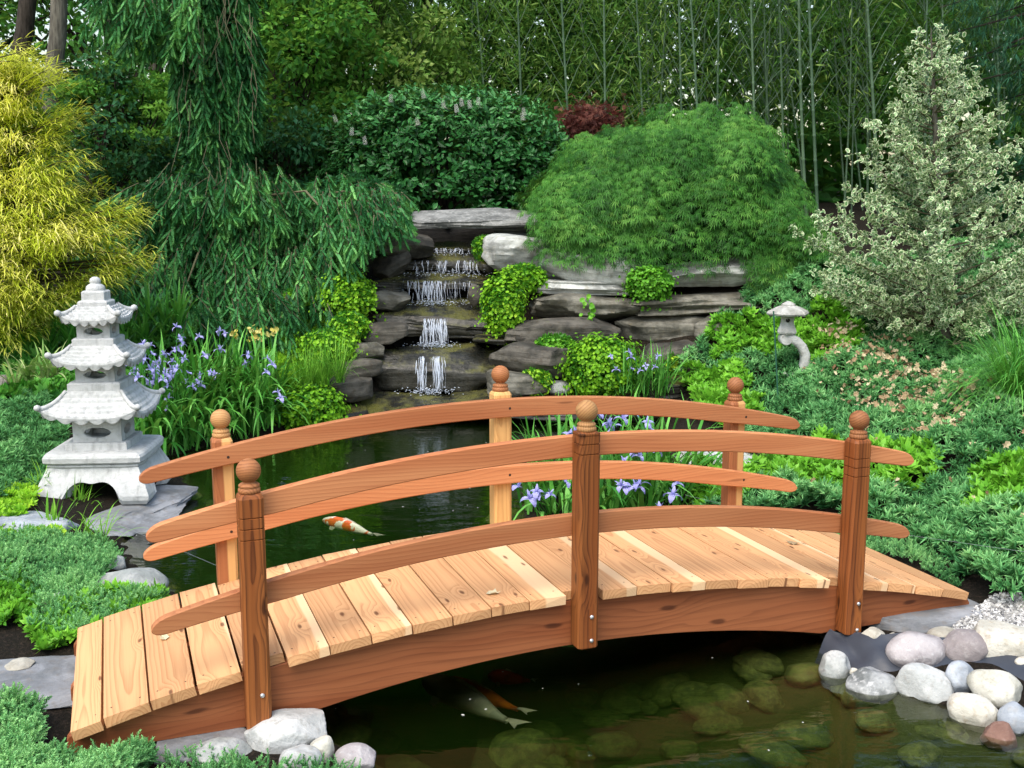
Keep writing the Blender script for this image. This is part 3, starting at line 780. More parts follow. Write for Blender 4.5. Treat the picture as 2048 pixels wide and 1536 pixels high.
rock('ledge_stone', 795, 490, 118, 46, 11.6, 'boulder', 'brown', 'brown rounded ledge under the spruce, left of the top step', 25, .7, .1, 0, .05, G_FALL)
rock('ledge_stone', 785, 530, 70, 44, 11.5, 'boulder', 'brown', 'rust-tinged stone half hidden by spruce left of the upper fall', 26, .8, .4, 0, -.3, G_FALL)
rock('ledge_stone', 765, 572, 80, 22, 11.2, 'slab', 'wet', 'thin dark ledge left of the water curtain', 27, .8, 0, 0, .02, G_FALL)
rock('ledge_stone', 775, 600, 76, 40, 11.0, 'boulder', 'wall', 'layered stone left of the curtain, beside the bright green mound', 28, .8, .2, 0, .1, G_FALL)
rock('ledge_stone', 762, 666, 92, 40, 10.5, 'boulder', 'brown', 'dark stone with dead leaves left of the second fall', 29, .8, .15, 0, -.05, G_FALL)
rock('ledge_stone', 735, 700, 60, 32, 10.3, 'boulder', 'wall', 'small stone between the green mound and the blocky stone', 30, .8, .3, 0, 0, G_FALL)
rock('ledge_stone', 712, 738, 84, 34, 10.05, 'boulder', 'brown', 'upper of two layered stones under the grasses left of the fall', 31, .8, .35, 0, -.15, G_FALL)
rock('ledge_stone', 700, 775, 82, 50, 9.9, 'boulder', 'brown', 'lower of two layered stones under the grasses left of the fall', 32, .8, .3, 0, -.1, G_FALL)
rock('cobble', 953, 590, 34, 44, 11.0, 'cobble', 'brown', 'round brown cobble between the water curtain and the green cushion', 33, 1, 0, 0, 0, G_FALL)
rock('cobble', 972, 512, 32, 22, 11.6, 'cobble', 'brown', 'small olive cobble beside the topmost cushion plant', 34, 1, 0, 0, 0, G_FALL)
rock('cobble', 975, 534, 36, 26, 11.5, 'cobble', 'wet', 'dark wet cobble right of the upper ledge', 35, 1, .4, 0, .3, G_FALL)
rock('cobble', 1045, 680, 38, 26, 10.3, 'boulder', 'brown', 'small angular tan stone perched right of the second fall', 36, 1, .4, .2, .3, G_FALL)
rock('ledge_stone', 1010, 680, 110, 14, 10.55, 'slab', 'wet', 'thin dark shelf right of the second fall', 37, .7, 0, 0, 0, G_FALL)
# wall to the right
rock('wall_stone', 1035, 512, 108, 74, 11.35, 'boulder', 'ledge', 'pale block at the left end of the wall top, below the shims', 41, .9, .5, 0, .05, G_WALL)
rock('wall_stone', 1178, 532, 190, 62, 11.1, 'boulder', 'ledge', 'long pale grey block on the wall top under the maple', 42, .7, -.12, 0, .09, G_WALL)
rock('wall_stone', 1178, 573, 180, 27, 11.0, 'slab', 'ledge', 'flat grey course under the long pale block', 43, .7, -.05, 0, .02, G_WALL)
rock('wall_stone', 1175, 614, 195, 52, 10.85, 'boulder', 'wall', 'jutting dark grey block with pale lichen in mid wall', 44, .7, .12, 0, .06, G_WALL)
rock('wall_stone', 1415, 546, 165, 52, 11.0, 'boulder', 'ledge', 'white-faced stone at the right of the wall top', 45, .7, .05, 0, -.04, G_WALL)
rock('wall_stone', 1400, 604, 250, 34, 10.95, 'slab', 'wall', 'long dark layered stone under the white-faced stone', 46, .6, .05, 0, -.03, G_WALL)
rock('wall_stone', 1325, 660, 175, 62, 10.75, 'boulder', 'wall', 'dark purplish block low in the wall right of the vine', 47, .6, 0, 0, 0, G_WALL)
rock('wall_stone', 1112, 660, 200, 48, 10.6, 'boulder', 'brown', 'brown rounded stone in the wall above the bright cushion bed', 48, .7, .1, 0, 0, G_WALL)
rock('wall_stone', 1075, 722, 150, 66, 10.15, 'boulder', 'brown', 'brown split-faced stone right of the blocky fall stone', 49, .8, -.25, 0, .08, G_WALL)
rock('wall_stone', 1345, 712, 120, 60, 10.4, 'boulder', 'brown', 'weathered stone behind the small iris clump', 50, .8, .2, 0, -.1, G_WALL)
rock('wall_stone', 1440, 660, 110, 60, 10.6, 'boulder', 'wall', 'shaded olive stone at the right end of the wall', 51, .7, .2, 0, 0, G_WALL)
rock('wall_stone', 1335, 782, 110, 44, 9.95, 'slab', 'wet', 'mossy flat stone at the water between small iris and juniper', 52, .8, .3, 0, -.1, G_WALL)
rock('wall_stone', 1035, 768, 110, 50, 9.95, 'boulder', 'wall', 'grey stone behind the finial of the middle far post', 53, .8, .2, 0, 0, G_WALL)
rock('wall_stone', 1118, 775, 50, 30, 9.95, 'cobble', 'c_grey', 'small pale grey stone beside the yellow-green tuft', 54, 1, .2, 0, 0, G_WALL)
rock('wall_stone', 1110, 815, 240, 34, 9.9, 'slab', 'wet', 'long dark stone at the waterline right of the middle far post', 55, .5, 0, 0, .02, G_WALL)
rock('wall_stone', 1290, 620, 420, 230, 11.75, 'boulder', 'shade_black', 'stone mass coloured near-black for the shade in the gaps at the back of the wall', 56, .3, 0, 0, 0, G_WALL)  # backing behind the wall gaps; its black is painted shade
rock('wall_stone', 1270, 825, 150, 26, 10.0, 'slab', 'wet', 'low dark stone at the waterline below the cushion bed', 57, .6, 0, 0, 0, G_WALL)
rock('flat_rock', 1448, 932, 170, 52, 7.75, 'slab', 'c_white', 'pale flat boulder by the far right bridge post', 58, .7, -.15, 0, .12)

# pond edge at the lower right
G_SH = 'cobbles on the pond liner'
def cobble(cx, cy, w, h, z, mat, label, seed, rot=0, roll=0, depth=.95, group=G_SH, kind='cobble', name='cobble', hk=1.0):
    p0 = at_z(cx, cy, z)
    s = p0[1] / FPX
    W, H = w * s * 1.12, h * s * hk * 1.12
    me = rock_mesh(name, (W, W * depth, H), kind, seed, M[mat])
    o = link(name, me, None, p0, (0, roll, rot))
    return tag(o, label, 'rock', group)
cobble(1745, 1271, 46, 30, .09, 'c_tan', 'small tan cobble just right of the near right post foot', 61)
cobble(1786, 1277, 20, 22, .09, 'c_tan', 'tiny round pebble between the tan cobble and the large mauve one', 62)
cobble(1670, 1336, 64, 68, .02, 'c_grey', 'upright grey cobble at the waterline below the near right post', 63, 0, .25, .9)
cobble(1742, 1370, 108, 74, .0, 'c_vein', 'dark cobble with white veins half in the water', 64, .2, .1, .8)
cobble(1828, 1304, 118, 74, .07, 'c_mauve', 'large mauve cobble with a pale face on the liner', 65, .2, -.1, .75)
cobble(1932, 1299, 90, 80, .09, 'c_plum', 'smooth rounded plum-coloured cobble', 66, 0, 0, .95)
cobble(1856, 1376, 118, 90, .03, 'c_white', 'big pale cobble in the middle of the liner, touching the water', 67, -.45, .25, .65)
cobble(1918, 1357, 66, 68, .07, 'c_blue', 'egg-shaped bluish white cobble between mauve and beige ones', 68, .3, 0, .8)
cobble(1992, 1384, 112, 88, .06, 'c_beige', 'large beige cobble by the right edge of the picture', 69, -.5, .3, .65)
cobble(1948, 1428, 104, 74, .02, 'c_cream', 'cream cobble with a rusty rim at the waterline', 70, -.4, .25, .65)
cobble(1998, 1472, 74, 58, -.01, 'c_rust', 'reddish brown cobble half under water at lower right', 71, -.2, 0, .8)
cobble(2032, 1440, 70, 70, .03, 'c_blue', 'blue-grey stone cut by the right edge below the beige cobble', 72, 0, 0, .8)
cobble(1885, 1272, 60, 34, .08, 'c_tan', 'ochre stone tucked behind the mauve and plum cobbles', 73, .2, 0, .8)
cobble(2012, 1288, 130, 74, .1, 'c_cream', 'broad whitish rock at the right edge beside the gravel', 74, -.2, 0, .8, None, 'boulder', 'boulder')
cobble(2046, 1326, 30, 26, .1, 'c_cream', 'small cream stone at the right edge under the whitish rock', 75)
cobble(1612, 1350, 82, 44, -.06, 'c_pond', 'greenish submerged cobble left of the upright grey one', 76)
cobble(1708, 1343, 18, 14, .03, 'c_cream', 'pebble wedged between the grey and the veined cobble', 77)
cobble(1722, 1392, 90, 50, -.05, 'c_pond', 'olive stone just under water below the veined cobble', 78)
# left foreground stones
G_LF = 'pale stones at the near left pond edge'
cobble(574, 1472, 146, 80, .06, 'c_white', 'large pale angular stone under the near left bridge post', 81, .35, -.08, .6, G_LF, 'boulder', 'boulder')
cobble(646, 1502, 52, 66, .05, 'c_beige', 'small upright tan stone right of the large pale one', 82, 0, .2, .8, G_LF)
cobble(598, 1520, 84, 60, .05, 'c_white', 'rounded white stone at the bottom below the large pale one', 83, .1, 0, .8, G_LF)
cobble(712, 1520, 90, 56, .02, 'c_mauve', 'greyish mauve stone at the bottom edge next to the dark water', 84, 0, 0, .8, G_LF)
cobble(440, 1512, 120, 62, .05, 'c_grey', 'grey-white stone behind sprigs at the bottom left of the bridge', 85, .2, 0, .8, G_LF)
cobble(395, 1498, 170, 26, .05, 'slate', 'flat dark slate under the near left end of the bridge', 86, .3, 0, .6, None, 'slab', 'flat_rock')
G_LB = 'boulders on the left bank'
cobble(262, 1176, 135, 84, .04, 'c_grey', 'grey rounded boulder behind the left end of the bridge', 87, .2, .1, .8, G_LB)
cobble(225, 1128, 60, 34, .06, 'c_grey', 'small pale stone in juniper above the grey boulder', 88, 0, 0, .8, G_LB)
cobble(125, 1212, 74, 54, .1, 'c_grey', 'greyish stone among juniper left of the bridge', 89, .3, 0, .8, G_LB)
cobble(140, 1236, 66, 34, .08, 'c_white', 'whitish stone above the bright sprigs at the bridge left end', 90, 0, 0, .8, G_LB)
cobble(35, 1062, 170, 52, .1, 'c_blue', 'pale bluish flat stone at the left edge below the pagoda', 91, -.1, 0, .9, G_LB, 'boulder')
cobble(170, 1022, 330, 26, .03, 'slate', 'thin slate slab the stone pagoda stands on', 92, .03, 0, .85, None, 'slab', 'flat_rock')
cobble(330, 1000, 130, 40, -.03, 'c_pond', 'olive submerged stone in front of the pagoda slab', 94)
cobble(55, 1368, 350, 120, .075, 'slate', 'wide grey slate paving slab at the left end of the bridge', 95, .25, 0, .6, None, 'slab', 'flat_rock', .2)
cobble(1855, 1240, 250, 60, .045, 'slate', 'long slate slab under the right end of the bridge', 96, .36, 0, .45, None, 'slab', 'flat_rock', .7)
cobble(40, 1330, 60, 18, .1, 'c_tan', 'little buff stone lying on mulch above the paving slab', 97)

# submerged stones
G_SUB = 'submerged algae-covered stones on the pond bed'
sub_me = [rock_mesh('submerged_stone', (1, .75, .55), 'cobble', 200 + i, M['c_pond'], 3) for i in range(5)]
for i in range(140):
    for _ in range(30):
        x = random.uniform(-2.1, 2.2); y = random.uniform(2.7, 9.0)
        if i > 60: x = random.uniform(.1, 2.2); y = random.uniform(2.9, 4.7)
        d = float(pond_sd(np.array([x]), np.array([y]))[0])
        lim = -1.4 if (x > 0 and y < 4.8) else -.75 if x < -1 else -.5
        if lim < d < -.03: break
    s = random.uniform(.14, .34) if i <= 60 else random.uniform(.12, .27)
    o = link('submerged_stone', sub_me[i % 5], None, (x, y, min(gz1(x, y) + s * .12, -s * .3)), (random.uniform(-.2, .2), random.uniform(-.2, .2), random.uniform(0, 6.3)))
    o.scale = (s, s, s * .75)
    tag(o, 'olive algae-coated stone lying under water on the pond bed', 'rock', G_SUB)

# pond liner: wrinkled black sheet on the right shore
n = 46
A = np.linspace(0, 1, n)
P0 = np.array([at_z(*p) for p in ((1660, 1262, .075), (1760, 1275, .095), (1900, 1285, .105), (2070, 1310, .115), (2200, 1350, .115))])
P1 = np.array([at_z(*p) for p in ((1600, 1390, -.16), (1690, 1470, -.17), (1810, 1510, -.17), (1960, 1570, -.17), (2150, 1640, -.17))])
def along(P, t):
    i = min(int(t * (len(P) - 1)), len(P) - 2); f = t * (len(P) - 1) - i
    return P[i] * (1 - f) + P[i + 1] * f
V = []
for a in A:
    for b in A:
        p = along(P0, a) * (1 - b) + along(P1, a) * b
        p = p + np.array([0, 0, .006 + .024 * mnoise.noise(Vector((p[0] * 3 + p[1], p[1] * 9, 2))) + .045 * abs(mnoise.noise(Vector((p[0] * 9 + p[1] * 3, p[1] * 3, 5))))])
        V.append(p)
ii = np.arange(n * n).reshape(n, n)
F = np.stack([ii[:-1, :-1], ii[1:, :-1], ii[1:, 1:], ii[:-1, 1:]], -1).reshape(-1, 4)
tag(link('pond_liner', npmesh('pond_liner', V, F, M['liner'], smooth=True)), 'black rubber pond liner under the cobbles at lower right', 'pond liner')

# gravel path at the right edge
bm = bmesh.new()
bmesh.ops.create_cube(bm, size=1.5)
gT = np.array([v.co[:] for v in bm.verts]); gF = np.array([[v.index for v in f.verts] for f in bm.faces]); gT = gT * np.array([1, 1, .8]) + np.array([[((i * 37) % 11 - 5) * .05, ((i * 53) % 7 - 3) * .07, ((i * 29) % 5 - 2) * .08] for i in range(8)]); bm.free()
GP1 = [(1870, 1268), (1955, 1205), (1990, 1188), (2140, 1190), (2140, 1268), (2000, 1268), (1950, 1262)]
GP2 = [(2005, 1072), (2140, 1050), (2140, 1120), (2048, 1112)]
gp = []
while len(gp) < 7000:
    px, py = random.uniform(1840, 2140), random.uniform(1045, 1290)
    if not (in_poly(px, py, GP1) or in_poly(px, py, GP2)): continue
    p = at_z(px, py, .115)
    gp.append(p)
gp = np.array(gp)
gp[:, 2] = gz(gp[:, 0], gp[:, 1]) + RNG.uniform(.004, .016, len(gp))
b = Batch()
b.leaves(gT, gF, gp, RNG.normal(size=(len(gp), 3)), RNG.normal(size=(len(gp), 3)), RNG.uniform(.004, .0095, (len(gp), 1)) * RNG.uniform(.7, 1.3, (len(gp), 3)), RNG.uniform(0, 1, len(gp)))
tag(link('gravel', b.mesh('gravel', M['gravel'])), 'white gravel path at the right end of the bridge', 'gravel', kind='stuff')

# ================================================================== falling water
def fall(cx0, cx1, yl, Yf, y1, n, label, seed, spread=0, w=.0045, full=.4):
    """water leaving a lip (photo height yl, distance Yf) and landing on the stone just below it"""
    rs = random.Random(seed)
    b = Batch()
    for i in range(n):
        k = rs.random() if spread else min(1, max(0, rs.choice((.2, .75)) + rs.gauss(0, .13)))
        px = cx0 + (cx1 - cx0) * k
        top = at_y(px + rs.uniform(-2, 2), yl - 2, Yf - .01)
        bot = at_y(px + rs.uniform(-5, 5), y1 + rs.uniform(-4, 3), Yf - .09)
        a, e = (-.06, 1)
        if rs.random() > full:
            a = rs.random() * .8 - .05; e = min(1, a + rs.uniform(.15, .55))
        m = 9
        pts = []
        for q in range(m):
            f = a + (e - a) * q / (m - 1)
            g = max(f, 0)
            pts.append(np.array([top[0] + (bot[0] - top[0]) * g + .005 * math.sin(f * 8 + i * 1.7), Yf + .01 - .10 * math.sqrt(g) - min(f, 0) * .5, top[2] + (bot[2] - top[2]) * g ** 1.4]))
        r = w * (.25 + 1.1 * rs.random() ** 2.2) * np.array([.4, .9, 1, 1, .95, .9, .8, .7, .3])
        V, F = tube(pts, r, 5)
        b.add(V, F)
    for i in range(n * 3):      # foam and drops where it lands
        px = cx0 + (cx1 - cx0) * rs.gauss(.5, .42)
        p = at_y(px, y1 + rs.gauss(2, 4), Yf - .09 - abs(rs.gauss(0, .03)))
        s = rs.uniform(.002, .006)
        V, F = inst(gT, gF, [p], [(1, rs.gauss(0, .5), rs.gauss(0, .5))], [(0, 0, 1)], [(s * 2.4, s * 1.4, s * .8)])
        b.add(V, F)
    o = link('waterfall', b.mesh('waterfall', M['fall'], True))
    return tag(o, label, 'waterfall', 'falls of the cascade', 'stuff')
fall(834, 890, 716, YL['c'], 781, 70, 'lowest fall in two white strands pouring toward the pond', 1)
fall(844, 894, 640, YL['d'], 689, 85, 'bright second fall from below, over the broad layered ledge', 2, 1)
fall(785, 950, 564, YL['e'], 603, 66, 'wide thin curtain of water in the middle of the cascade', 3, 1, .0034, .3)
fall(846, 882, 564, YL['e'] - .01, 604, 42, 'dense white strand in the centre of the wide curtain', 6, 1)
fall(826, 960, 523, YL['f'], 547, 64, 'short broken upper fall over the narrow ledge', 4, 1, .004)
fall(866, 940, 498, YL['g'], 506, 34, 'small trickle spilling from the topmost step', 5, 1, .004)

# ================================================================== stone pagoda
pag = empty('stone_pagoda', (0, 0, 0))
pc = at_z(178, 1012, .085)
PGX, PGY = pc[0] - .01, pc[1] + .36
pag.location = (PGX, PGY, .085)
pag.rotation_euler = (0, 0, math.radians(4))
tag(pag, 'pale three-tiered stone pagoda with scalloped tile roofs beside the pond', 'pagoda')
def part(name, me, parent, loc=(0, 0, 0), rot=None):
    o = link(name, me, parent, loc, rot)
    return o
def sq_loft(secs, mat, name, n=10, rnd=.1):
    """stack of rounded squares (halfwidth, z)"""
    ang = np.linspace(0, 2 * np.pi, n * 4, endpoint=False) + np.pi / 4
    ex = 2 / rnd if rnd else 60
    c, s = np.cos(ang), np.sin(ang)
    m = (np.abs(c) ** ex + np.abs(s) ** ex) ** (1 / ex)
    V = np.concatenate([np.stack([hw * c / m, hw * s / m, np.full(len(c), z)], 1) for hw, z in secs])
    k = n * 4
    F = [(i * k + j, i * k + (j + 1) % k, (i + 1) * k + (j + 1) % k, (i + 1) * k + j) for i in range(len(secs) - 1) for j in range(k)]
    caps = np.array([list(range(k - 1, -1, -1)), [(len(secs) - 1) * k + j for j in range(k)]])
    return npmesh(name, V, [np.array(F), caps], mat)
CM = M['concrete']
# base: four scroll legs and an apron with arched openings on each side
def base_side():
    """one side of the base: curved outline with cabriole feet, extruded inward"""
    H, W = .235, .345
    top = []
    N = 40
    V, F = [], []
    for i in range(N + 1):
        x = -1 + 2 * i / N
        ax = abs(x)
        if ax > .52:
            lo = 0.0
        else:
            k = ax / .52
            lo = .15 * (1 - k ** 4.5) ** .7 - .012 * math.exp(-(k / .25) ** 2)
        V.append((x, lo, H))
    return V, W, H
bv, W, H = base_side()
Vs, Fs = [], []
for side in range(4):
    ca, sa = math.cos(side * math.pi / 2), math.sin(side * math.pi / 2)
    st = len(Vs)
    NZ = 9
    for (x, lo, h) in bv:
        for q in range(NZ):
            z = lo + (h - lo) * q / (NZ - 1)
            fl = z / h
            bul = .285 + .10 * (1 - fl) ** 2.0 + (.03 * math.sin(fl * 3.1)) - (.045 * max(0, .18 - fl) / .18)
            for dep in (0, .07):
                r = bul - dep
                X, Y = x * (bul - .0), -r
                if dep: X *= (r / bul)
                Vs.append((X * ca - Y * sa, X * sa + Y * ca, z))
    n1 = len(bv)
    I = lambda i, q, d: st + (i * NZ + q) * 2 + d
    for i in range(n1 - 1):
        for q in range(NZ - 1):
            Fs.append((I(i, q, 0), I(i + 1, q, 0), I(i + 1, q + 1, 0), I(i, q + 1, 0)))
            Fs.append((I(i, q, 1), I(i, q + 1, 1), I(i + 1, q + 1, 1), I(i + 1, q, 1)))
        Fs.append((I(i, 0, 0), I(i, 0, 1), I(i + 1, 0, 1), I(i + 1, 0, 0)))
part('base', npmesh('base', Vs, np.array(Fs), CM), pag)
part('plinth', sq_loft([(.28, .23), (.292, .233), (.3, .243), (.296, .252), (.29, .256), (.305, .26), (.318, .27), (.32, .3), (.312, .316), (.295, .325), (.2, .328)], CM, 'plinth', 10, .12), pag)
part('step', sq_loft([(.195, .322), (.2, .325), (.2, .368), (.19, .376), (.1, .377)], CM, 'step', 8, .08), pag)
def lantern_body(hw, z0, h, name):
    """four walls with a cloud-shaped window in each"""
    N = 24
    V, F = [], []
    for side in range(4):
        ca, sa = math.cos(side * math.pi / 2), math.sin(side * math.pi / 2)
        st = len(V)
        for i in range(N):
            a = 2 * math.pi * i / N
            c, s = math.cos(a), math.sin(a)
            m = max(abs(c), abs(s))
            ox, oz = hw * c / m, h / 2 * s / m
            rr = .5 * hw * (1 + .1 * math.cos(4 * a)) * (1 if abs(s) < .9 else .92)
            ix, iz = rr * c * 1.02, h * .21 * s * (1 + .14 * math.cos(2 * a))
            for (x, z, dep) in ((ox, oz, 0), (ix * 1.1, iz * 1.14, 0), (ix, iz, .006), (ix, iz, .045), (ox * .7, oz * .9, .045)):
                Y = -(hw - dep); X = x
                V.append((X * ca - Y * sa, X * sa + Y * ca, z0 + h / 2 + z - (.16 * h if dep or abs(x) < hw * .8 and abs(z) < h * .45 else 0)))
        for i in range(N):
            k = (i + 1) % N
            for j in range(4):
                F.append((st + i * 5 + j, st + k * 5 + j, st + k * 5 + j + 1, st + i * 5 + j + 1))
    return npmesh(name, V, np.array(F)[:, ::-1], CM)
def pagoda_roof(top, eave, z0, z1, lift, name):
    """square tiled roof with raised corners, scalloped rows and a scalloped fascia; z0 eave height, z1 top"""
    NS, NT_ = 64, 28
    rows = 5
    V, F = [], []
    def surf(s, tt, extra=0):
        hw = top + (eave - top) * tt
        z = z1 + (z0 - z1) * (1.25 * tt - .25 * tt * tt)
        z += lift * abs(s) ** 3.2 * tt ** 2
        return hw, z + extra
    for side in range(4):
        ca, sa = math.cos(side * math.pi / 2), math.sin(side * math.pi / 2)
        st = len(V)
        for q in range(NT_ + 1):
            tt = q / NT_
            for i in range(NS + 1):
                s = -1 + 2 * i / NS
                hw, z = surf(s, tt)
                row = tt * rows
                ph = row - math.floor(row)
                nt = max(3, round(hw * 2 / .052))
                sc = abs(math.sin((s * nt / 2 + .5 * (int(row) % 2)) * math.pi))
                step = .017 * ph * (1 if ph < .92 else 0) * (.45 + .55 * sc)
                z += step if abs(s) < .93 else .004
                X, Y = s * hw, -hw
                V.append((X * ca - Y * sa, X * sa + Y * ca, z))
        # fascia: scalloped lower edge, then underside back to the body
        for kk in range(3):
            for i in range(NS + 1):
                s = -1 + 2 * i / NS
                hw, z = surf(s, 1)
                sca = abs(math.sin(s * 3.0 * math.pi))
                if kk == 0: hw2, z2 = hw - .002, z - .010
                elif kk == 1: hw2, z2 = hw - .007, z - .014 - .024 * sca
                else: hw2, z2 = top * .85, z0 - .008
                X, Y = s * hw2, -hw2
                V.append((X * ca - Y * sa, X * sa + Y * ca, z2))
        for q in range(NT_ + 3):
            for i in range(NS):
                a = st + q * (NS + 1) + i
                F.append((a, a + NS + 1, a + NS + 2, a + 1))
    roof = npmesh(name, V, np.array(F), CM)
    # hip ridges with corner knobs
    bs_ = []
    for k in range(4):
        an = math.pi / 4 + k * math.pi / 2
        pts = []
        for tt in np.linspace(.02, 1.02, 9):
            hw, z = surf(1, min(tt, 1))
            r = hw * math.sqrt(2) * (1.0 if tt <= 1 else 1.01)
            pts.append((r * math.cos(an), r * math.sin(an), z + .006))
        Vt, Ft = tube(pts, np.linspace(.012, .017, 9), 8)
        b = Batch(); bs_.append(b); b.add(Vt, Ft)
        Vk, Fk = lathe([(0, -.02), (.018, -.014), (.024, 0), (.018, .014), (0, .022)], 10)
        b.add(Vk + np.array(pts[-1]) + np.array([0, 0, .008]), Fk)
    return roof, [b.mesh('ridge', CM, True) for b in bs_]
def tier(hw, z0, h, top, eave, ze, zt, lift):
    bo = part('lantern_body', lantern_body(hw, z0, h, 'lantern_body'), pag)
    rf, rg = pagoda_roof(top, eave, ze, zt, lift, 'roof')
    r = part('roof', rf, pag)
    for m_ in rg: part('ridge', m_, r)
tier(.155, .374, .18, .172, .308, .555, .715, .062)
part('step', sq_loft([(.165, .70), (.172, .712), (.172, .758), (.16, .768), (.1, .769)], CM, 'step', 8, .08), pag)
tier(.125, .766, .135, .135, .243, .893, 1.005, .052)
part('step', sq_loft([(.13, .99), (.135, 1.0), (.135, 1.043), (.125, 1.052), (.05, 1.053)], CM, 'step', 8, .08), pag)
tier(.105, 1.05, .13, .10, .186, 1.172, 1.256, .036)
part('finial', sq_loft([(.092, 1.24), (.096, 1.25), (.096, 1.282), (.088, 1.29), (.074, 1.293), (.074, 1.345), (.066, 1.353), (.05, 1.354)], CM, 'finial', 8, .1), pag)
Vf, Ff = lathe([(.058, 1.35), (.062, 1.362), (.056, 1.382), (.04, 1.394), (.032, 1.397), (.033, 1.403), (.036, 1.414), (.03, 1.43), (.016, 1.44), (0, 1.443)], 20)
part('finial', npmesh('finial', Vf, Ff, CM, smooth=True), pag)

# ================================================================== small lantern with a curved leg
lb = at_y(1598, 748, 9.2)
lan = empty('stone_lantern', (lb[0], lb[1], lb[2]))
tag(lan, 'small weathered stone lantern with one curved leg among the junipers', 'lantern')
LM = M['concrete_old']
s_ = 9.2 / FPX
def lp(px, py): return np.array([(px - 1598) * s_, 0, -(py - 748) * s_])
path = [lp(1601, 756), lp(1606, 738), lp(1609, 722), lp(1608, 707), lp(1601, 692), lp(1590, 681), lp(1577, 675), lp(1566, 674)]
V, F = [], []
pp = np.array(path); tg = unit(np.gradient(pp, axis=0))
for i, (p, d) in enumerate(zip(pp, tg)):
    nrm_ = np.array([d[2], 0, -d[0]])
    hw = (.052, .046, .042, .042, .043, .044, .045, .046)[i] * .92
    hd = .055
    for a in np.linspace(0, 2 * np.pi, 12, endpoint=False) + .26:
        c, s = math.cos(a), math.sin(a); m = (abs(c) ** 5 + abs(s) ** 5) ** .2
        V.append(p + nrm_ * hw * c / m + np.array([0, hd * s / m, 0]))
F = [(i * 12 + j, i * 12 + (j + 1) % 12, (i + 1) * 12 + (j + 1) % 12, (i + 1) * 12 + j) for i in range(len(pp) - 1) for j in range(12)]
LC = stone_mat('pale_lantern_stone', (0.34, 0.345, 0.33), (0.50, 0.51, 0.50), (0.24, 0.23, 0.2), scale=6, rough=0.9)
leg = part('leg', npmesh('leg', V, np.array(F)[:, ::-1], LC, smooth=True), lan)
Vc, Fc = lathe([(0, -.056), (.048, -.056), (.053, -.045), (.053, .045), (.048, .056), (0, .056)], 24)
cc = lp(1567, 676)
part('scroll', npmesh('scroll', np.stack([Vc[:, 0], Vc[:, 2], Vc[:, 1]], 1) + cc, Fc[:, ::-1], LC), lan)
Vf_, Ff_ = lathe([(0, 0), (.13, 0), (.15, .02), (.12, .05), (0, .05)], 12)
part('foot', npmesh('foot', Vf_ + lp(1600, 752), Ff_, LM), lan)
def hexl(secs, name, k=6, rot=0.0):
    V, F = lathe(secs, k)
    c, s = math.cos(rot), math.sin(rot)
    V = np.stack([V[:, 0] * c - V[:, 1] * s, V[:, 0] * s + V[:, 1] * c, V[:, 2]], 1)
    return V, F
hx = lp(1570, 662)
V, F = hexl([(0, -.015), (.085, -.015), (.092, 0), (.088, .02), (.072, .05), (.062, .09), (.066, .135), (.075, .155), (0, .155)], 'firebox', 6, .3)
fb = part('firebox', npmesh('firebox', V + hx, F, LC), lan)
Vw, Fw = lathe([(0, 0), (.017, 0), (.019, .004)], 14)
part('window', npmesh('window', np.stack([Vw[:, 0], -Vw[:, 2], Vw[:, 1]], 1) + hx + np.array([-.012, -.062, .105]), Fw, M['eye']), fb)  # black disc painted for the dark inside the opening; the firebox is solid
V, F = hexl([(0, .13), (.07, .14), (.165, .165), (.182, .158), (.19, .172), (.178, .19), (.11, .222), (.065, .235), (.062, .24), (.064, .246), (.05, .256), (.02, .27), (0, .275)], 'roof', 6, .1)
part('roof', npmesh('roof', V + hx + np.array([.002, 0, -.01]), F, LM), lan)

# green stake beside the lantern
a, b_ = at_y(1547, 622, 8.7), at_y(1556, 800, 8.6)
V, F = tube([a, (a + b_) / 2, b_], .0065, 6)
tag(link('garden_stake', npmesh('garden_stake', V, F, M['stake'])), 'thin dark green garden stake in front of the small lantern', 'stake')
# cut log at the left edge
lg = at_z(-30, 790, .42)
V, F = lathe([(0, 0), (.09, 0), (.095, .01), (.1, .3), (.105, .6), (0, .6)], 18)
V = V[:, [2, 1, 0]] * np.array([-1, 1, 1])
lo = link('log', npmesh('log', V, F, M['logbark']), None, at_y(16, 772, 8.7), (0, 0, .35))
tag(lo, 'end of a grey cut log at the left edge of the picture', 'log')
Vd, Fd = lathe([(0, 0), (.086, 0)], 18)
link('cut_face', npmesh('cut_face', np.stack([np.full(len(Vd), .002), Vd[:, 0], Vd[:, 1]], 1), Fd, M['cutwood']), lo)

# fine nylon lines strung over the pond
def line(pts, label):
    V, F = tube(pts, .0006, 4)
    tag(link('nylon_line', npmesh('nylon_line', V, F, M['nylon'])), label, 'line', 'nylon lines over the pond')
line([at_z(195, 1030, .2), at_z(290, 1072, .2), at_z(360, 1100, .2), at_z(440, 1134, .2)], 'thin nylon line running from the pagoda to the far left bridge post')
line([at_z(1370, 990, .35), at_z(1560, 1035, .33), at_z(1800, 1068, .33), at_z(2060, 1105, .35)], 'thin nylon line running right past the near right bridge post')

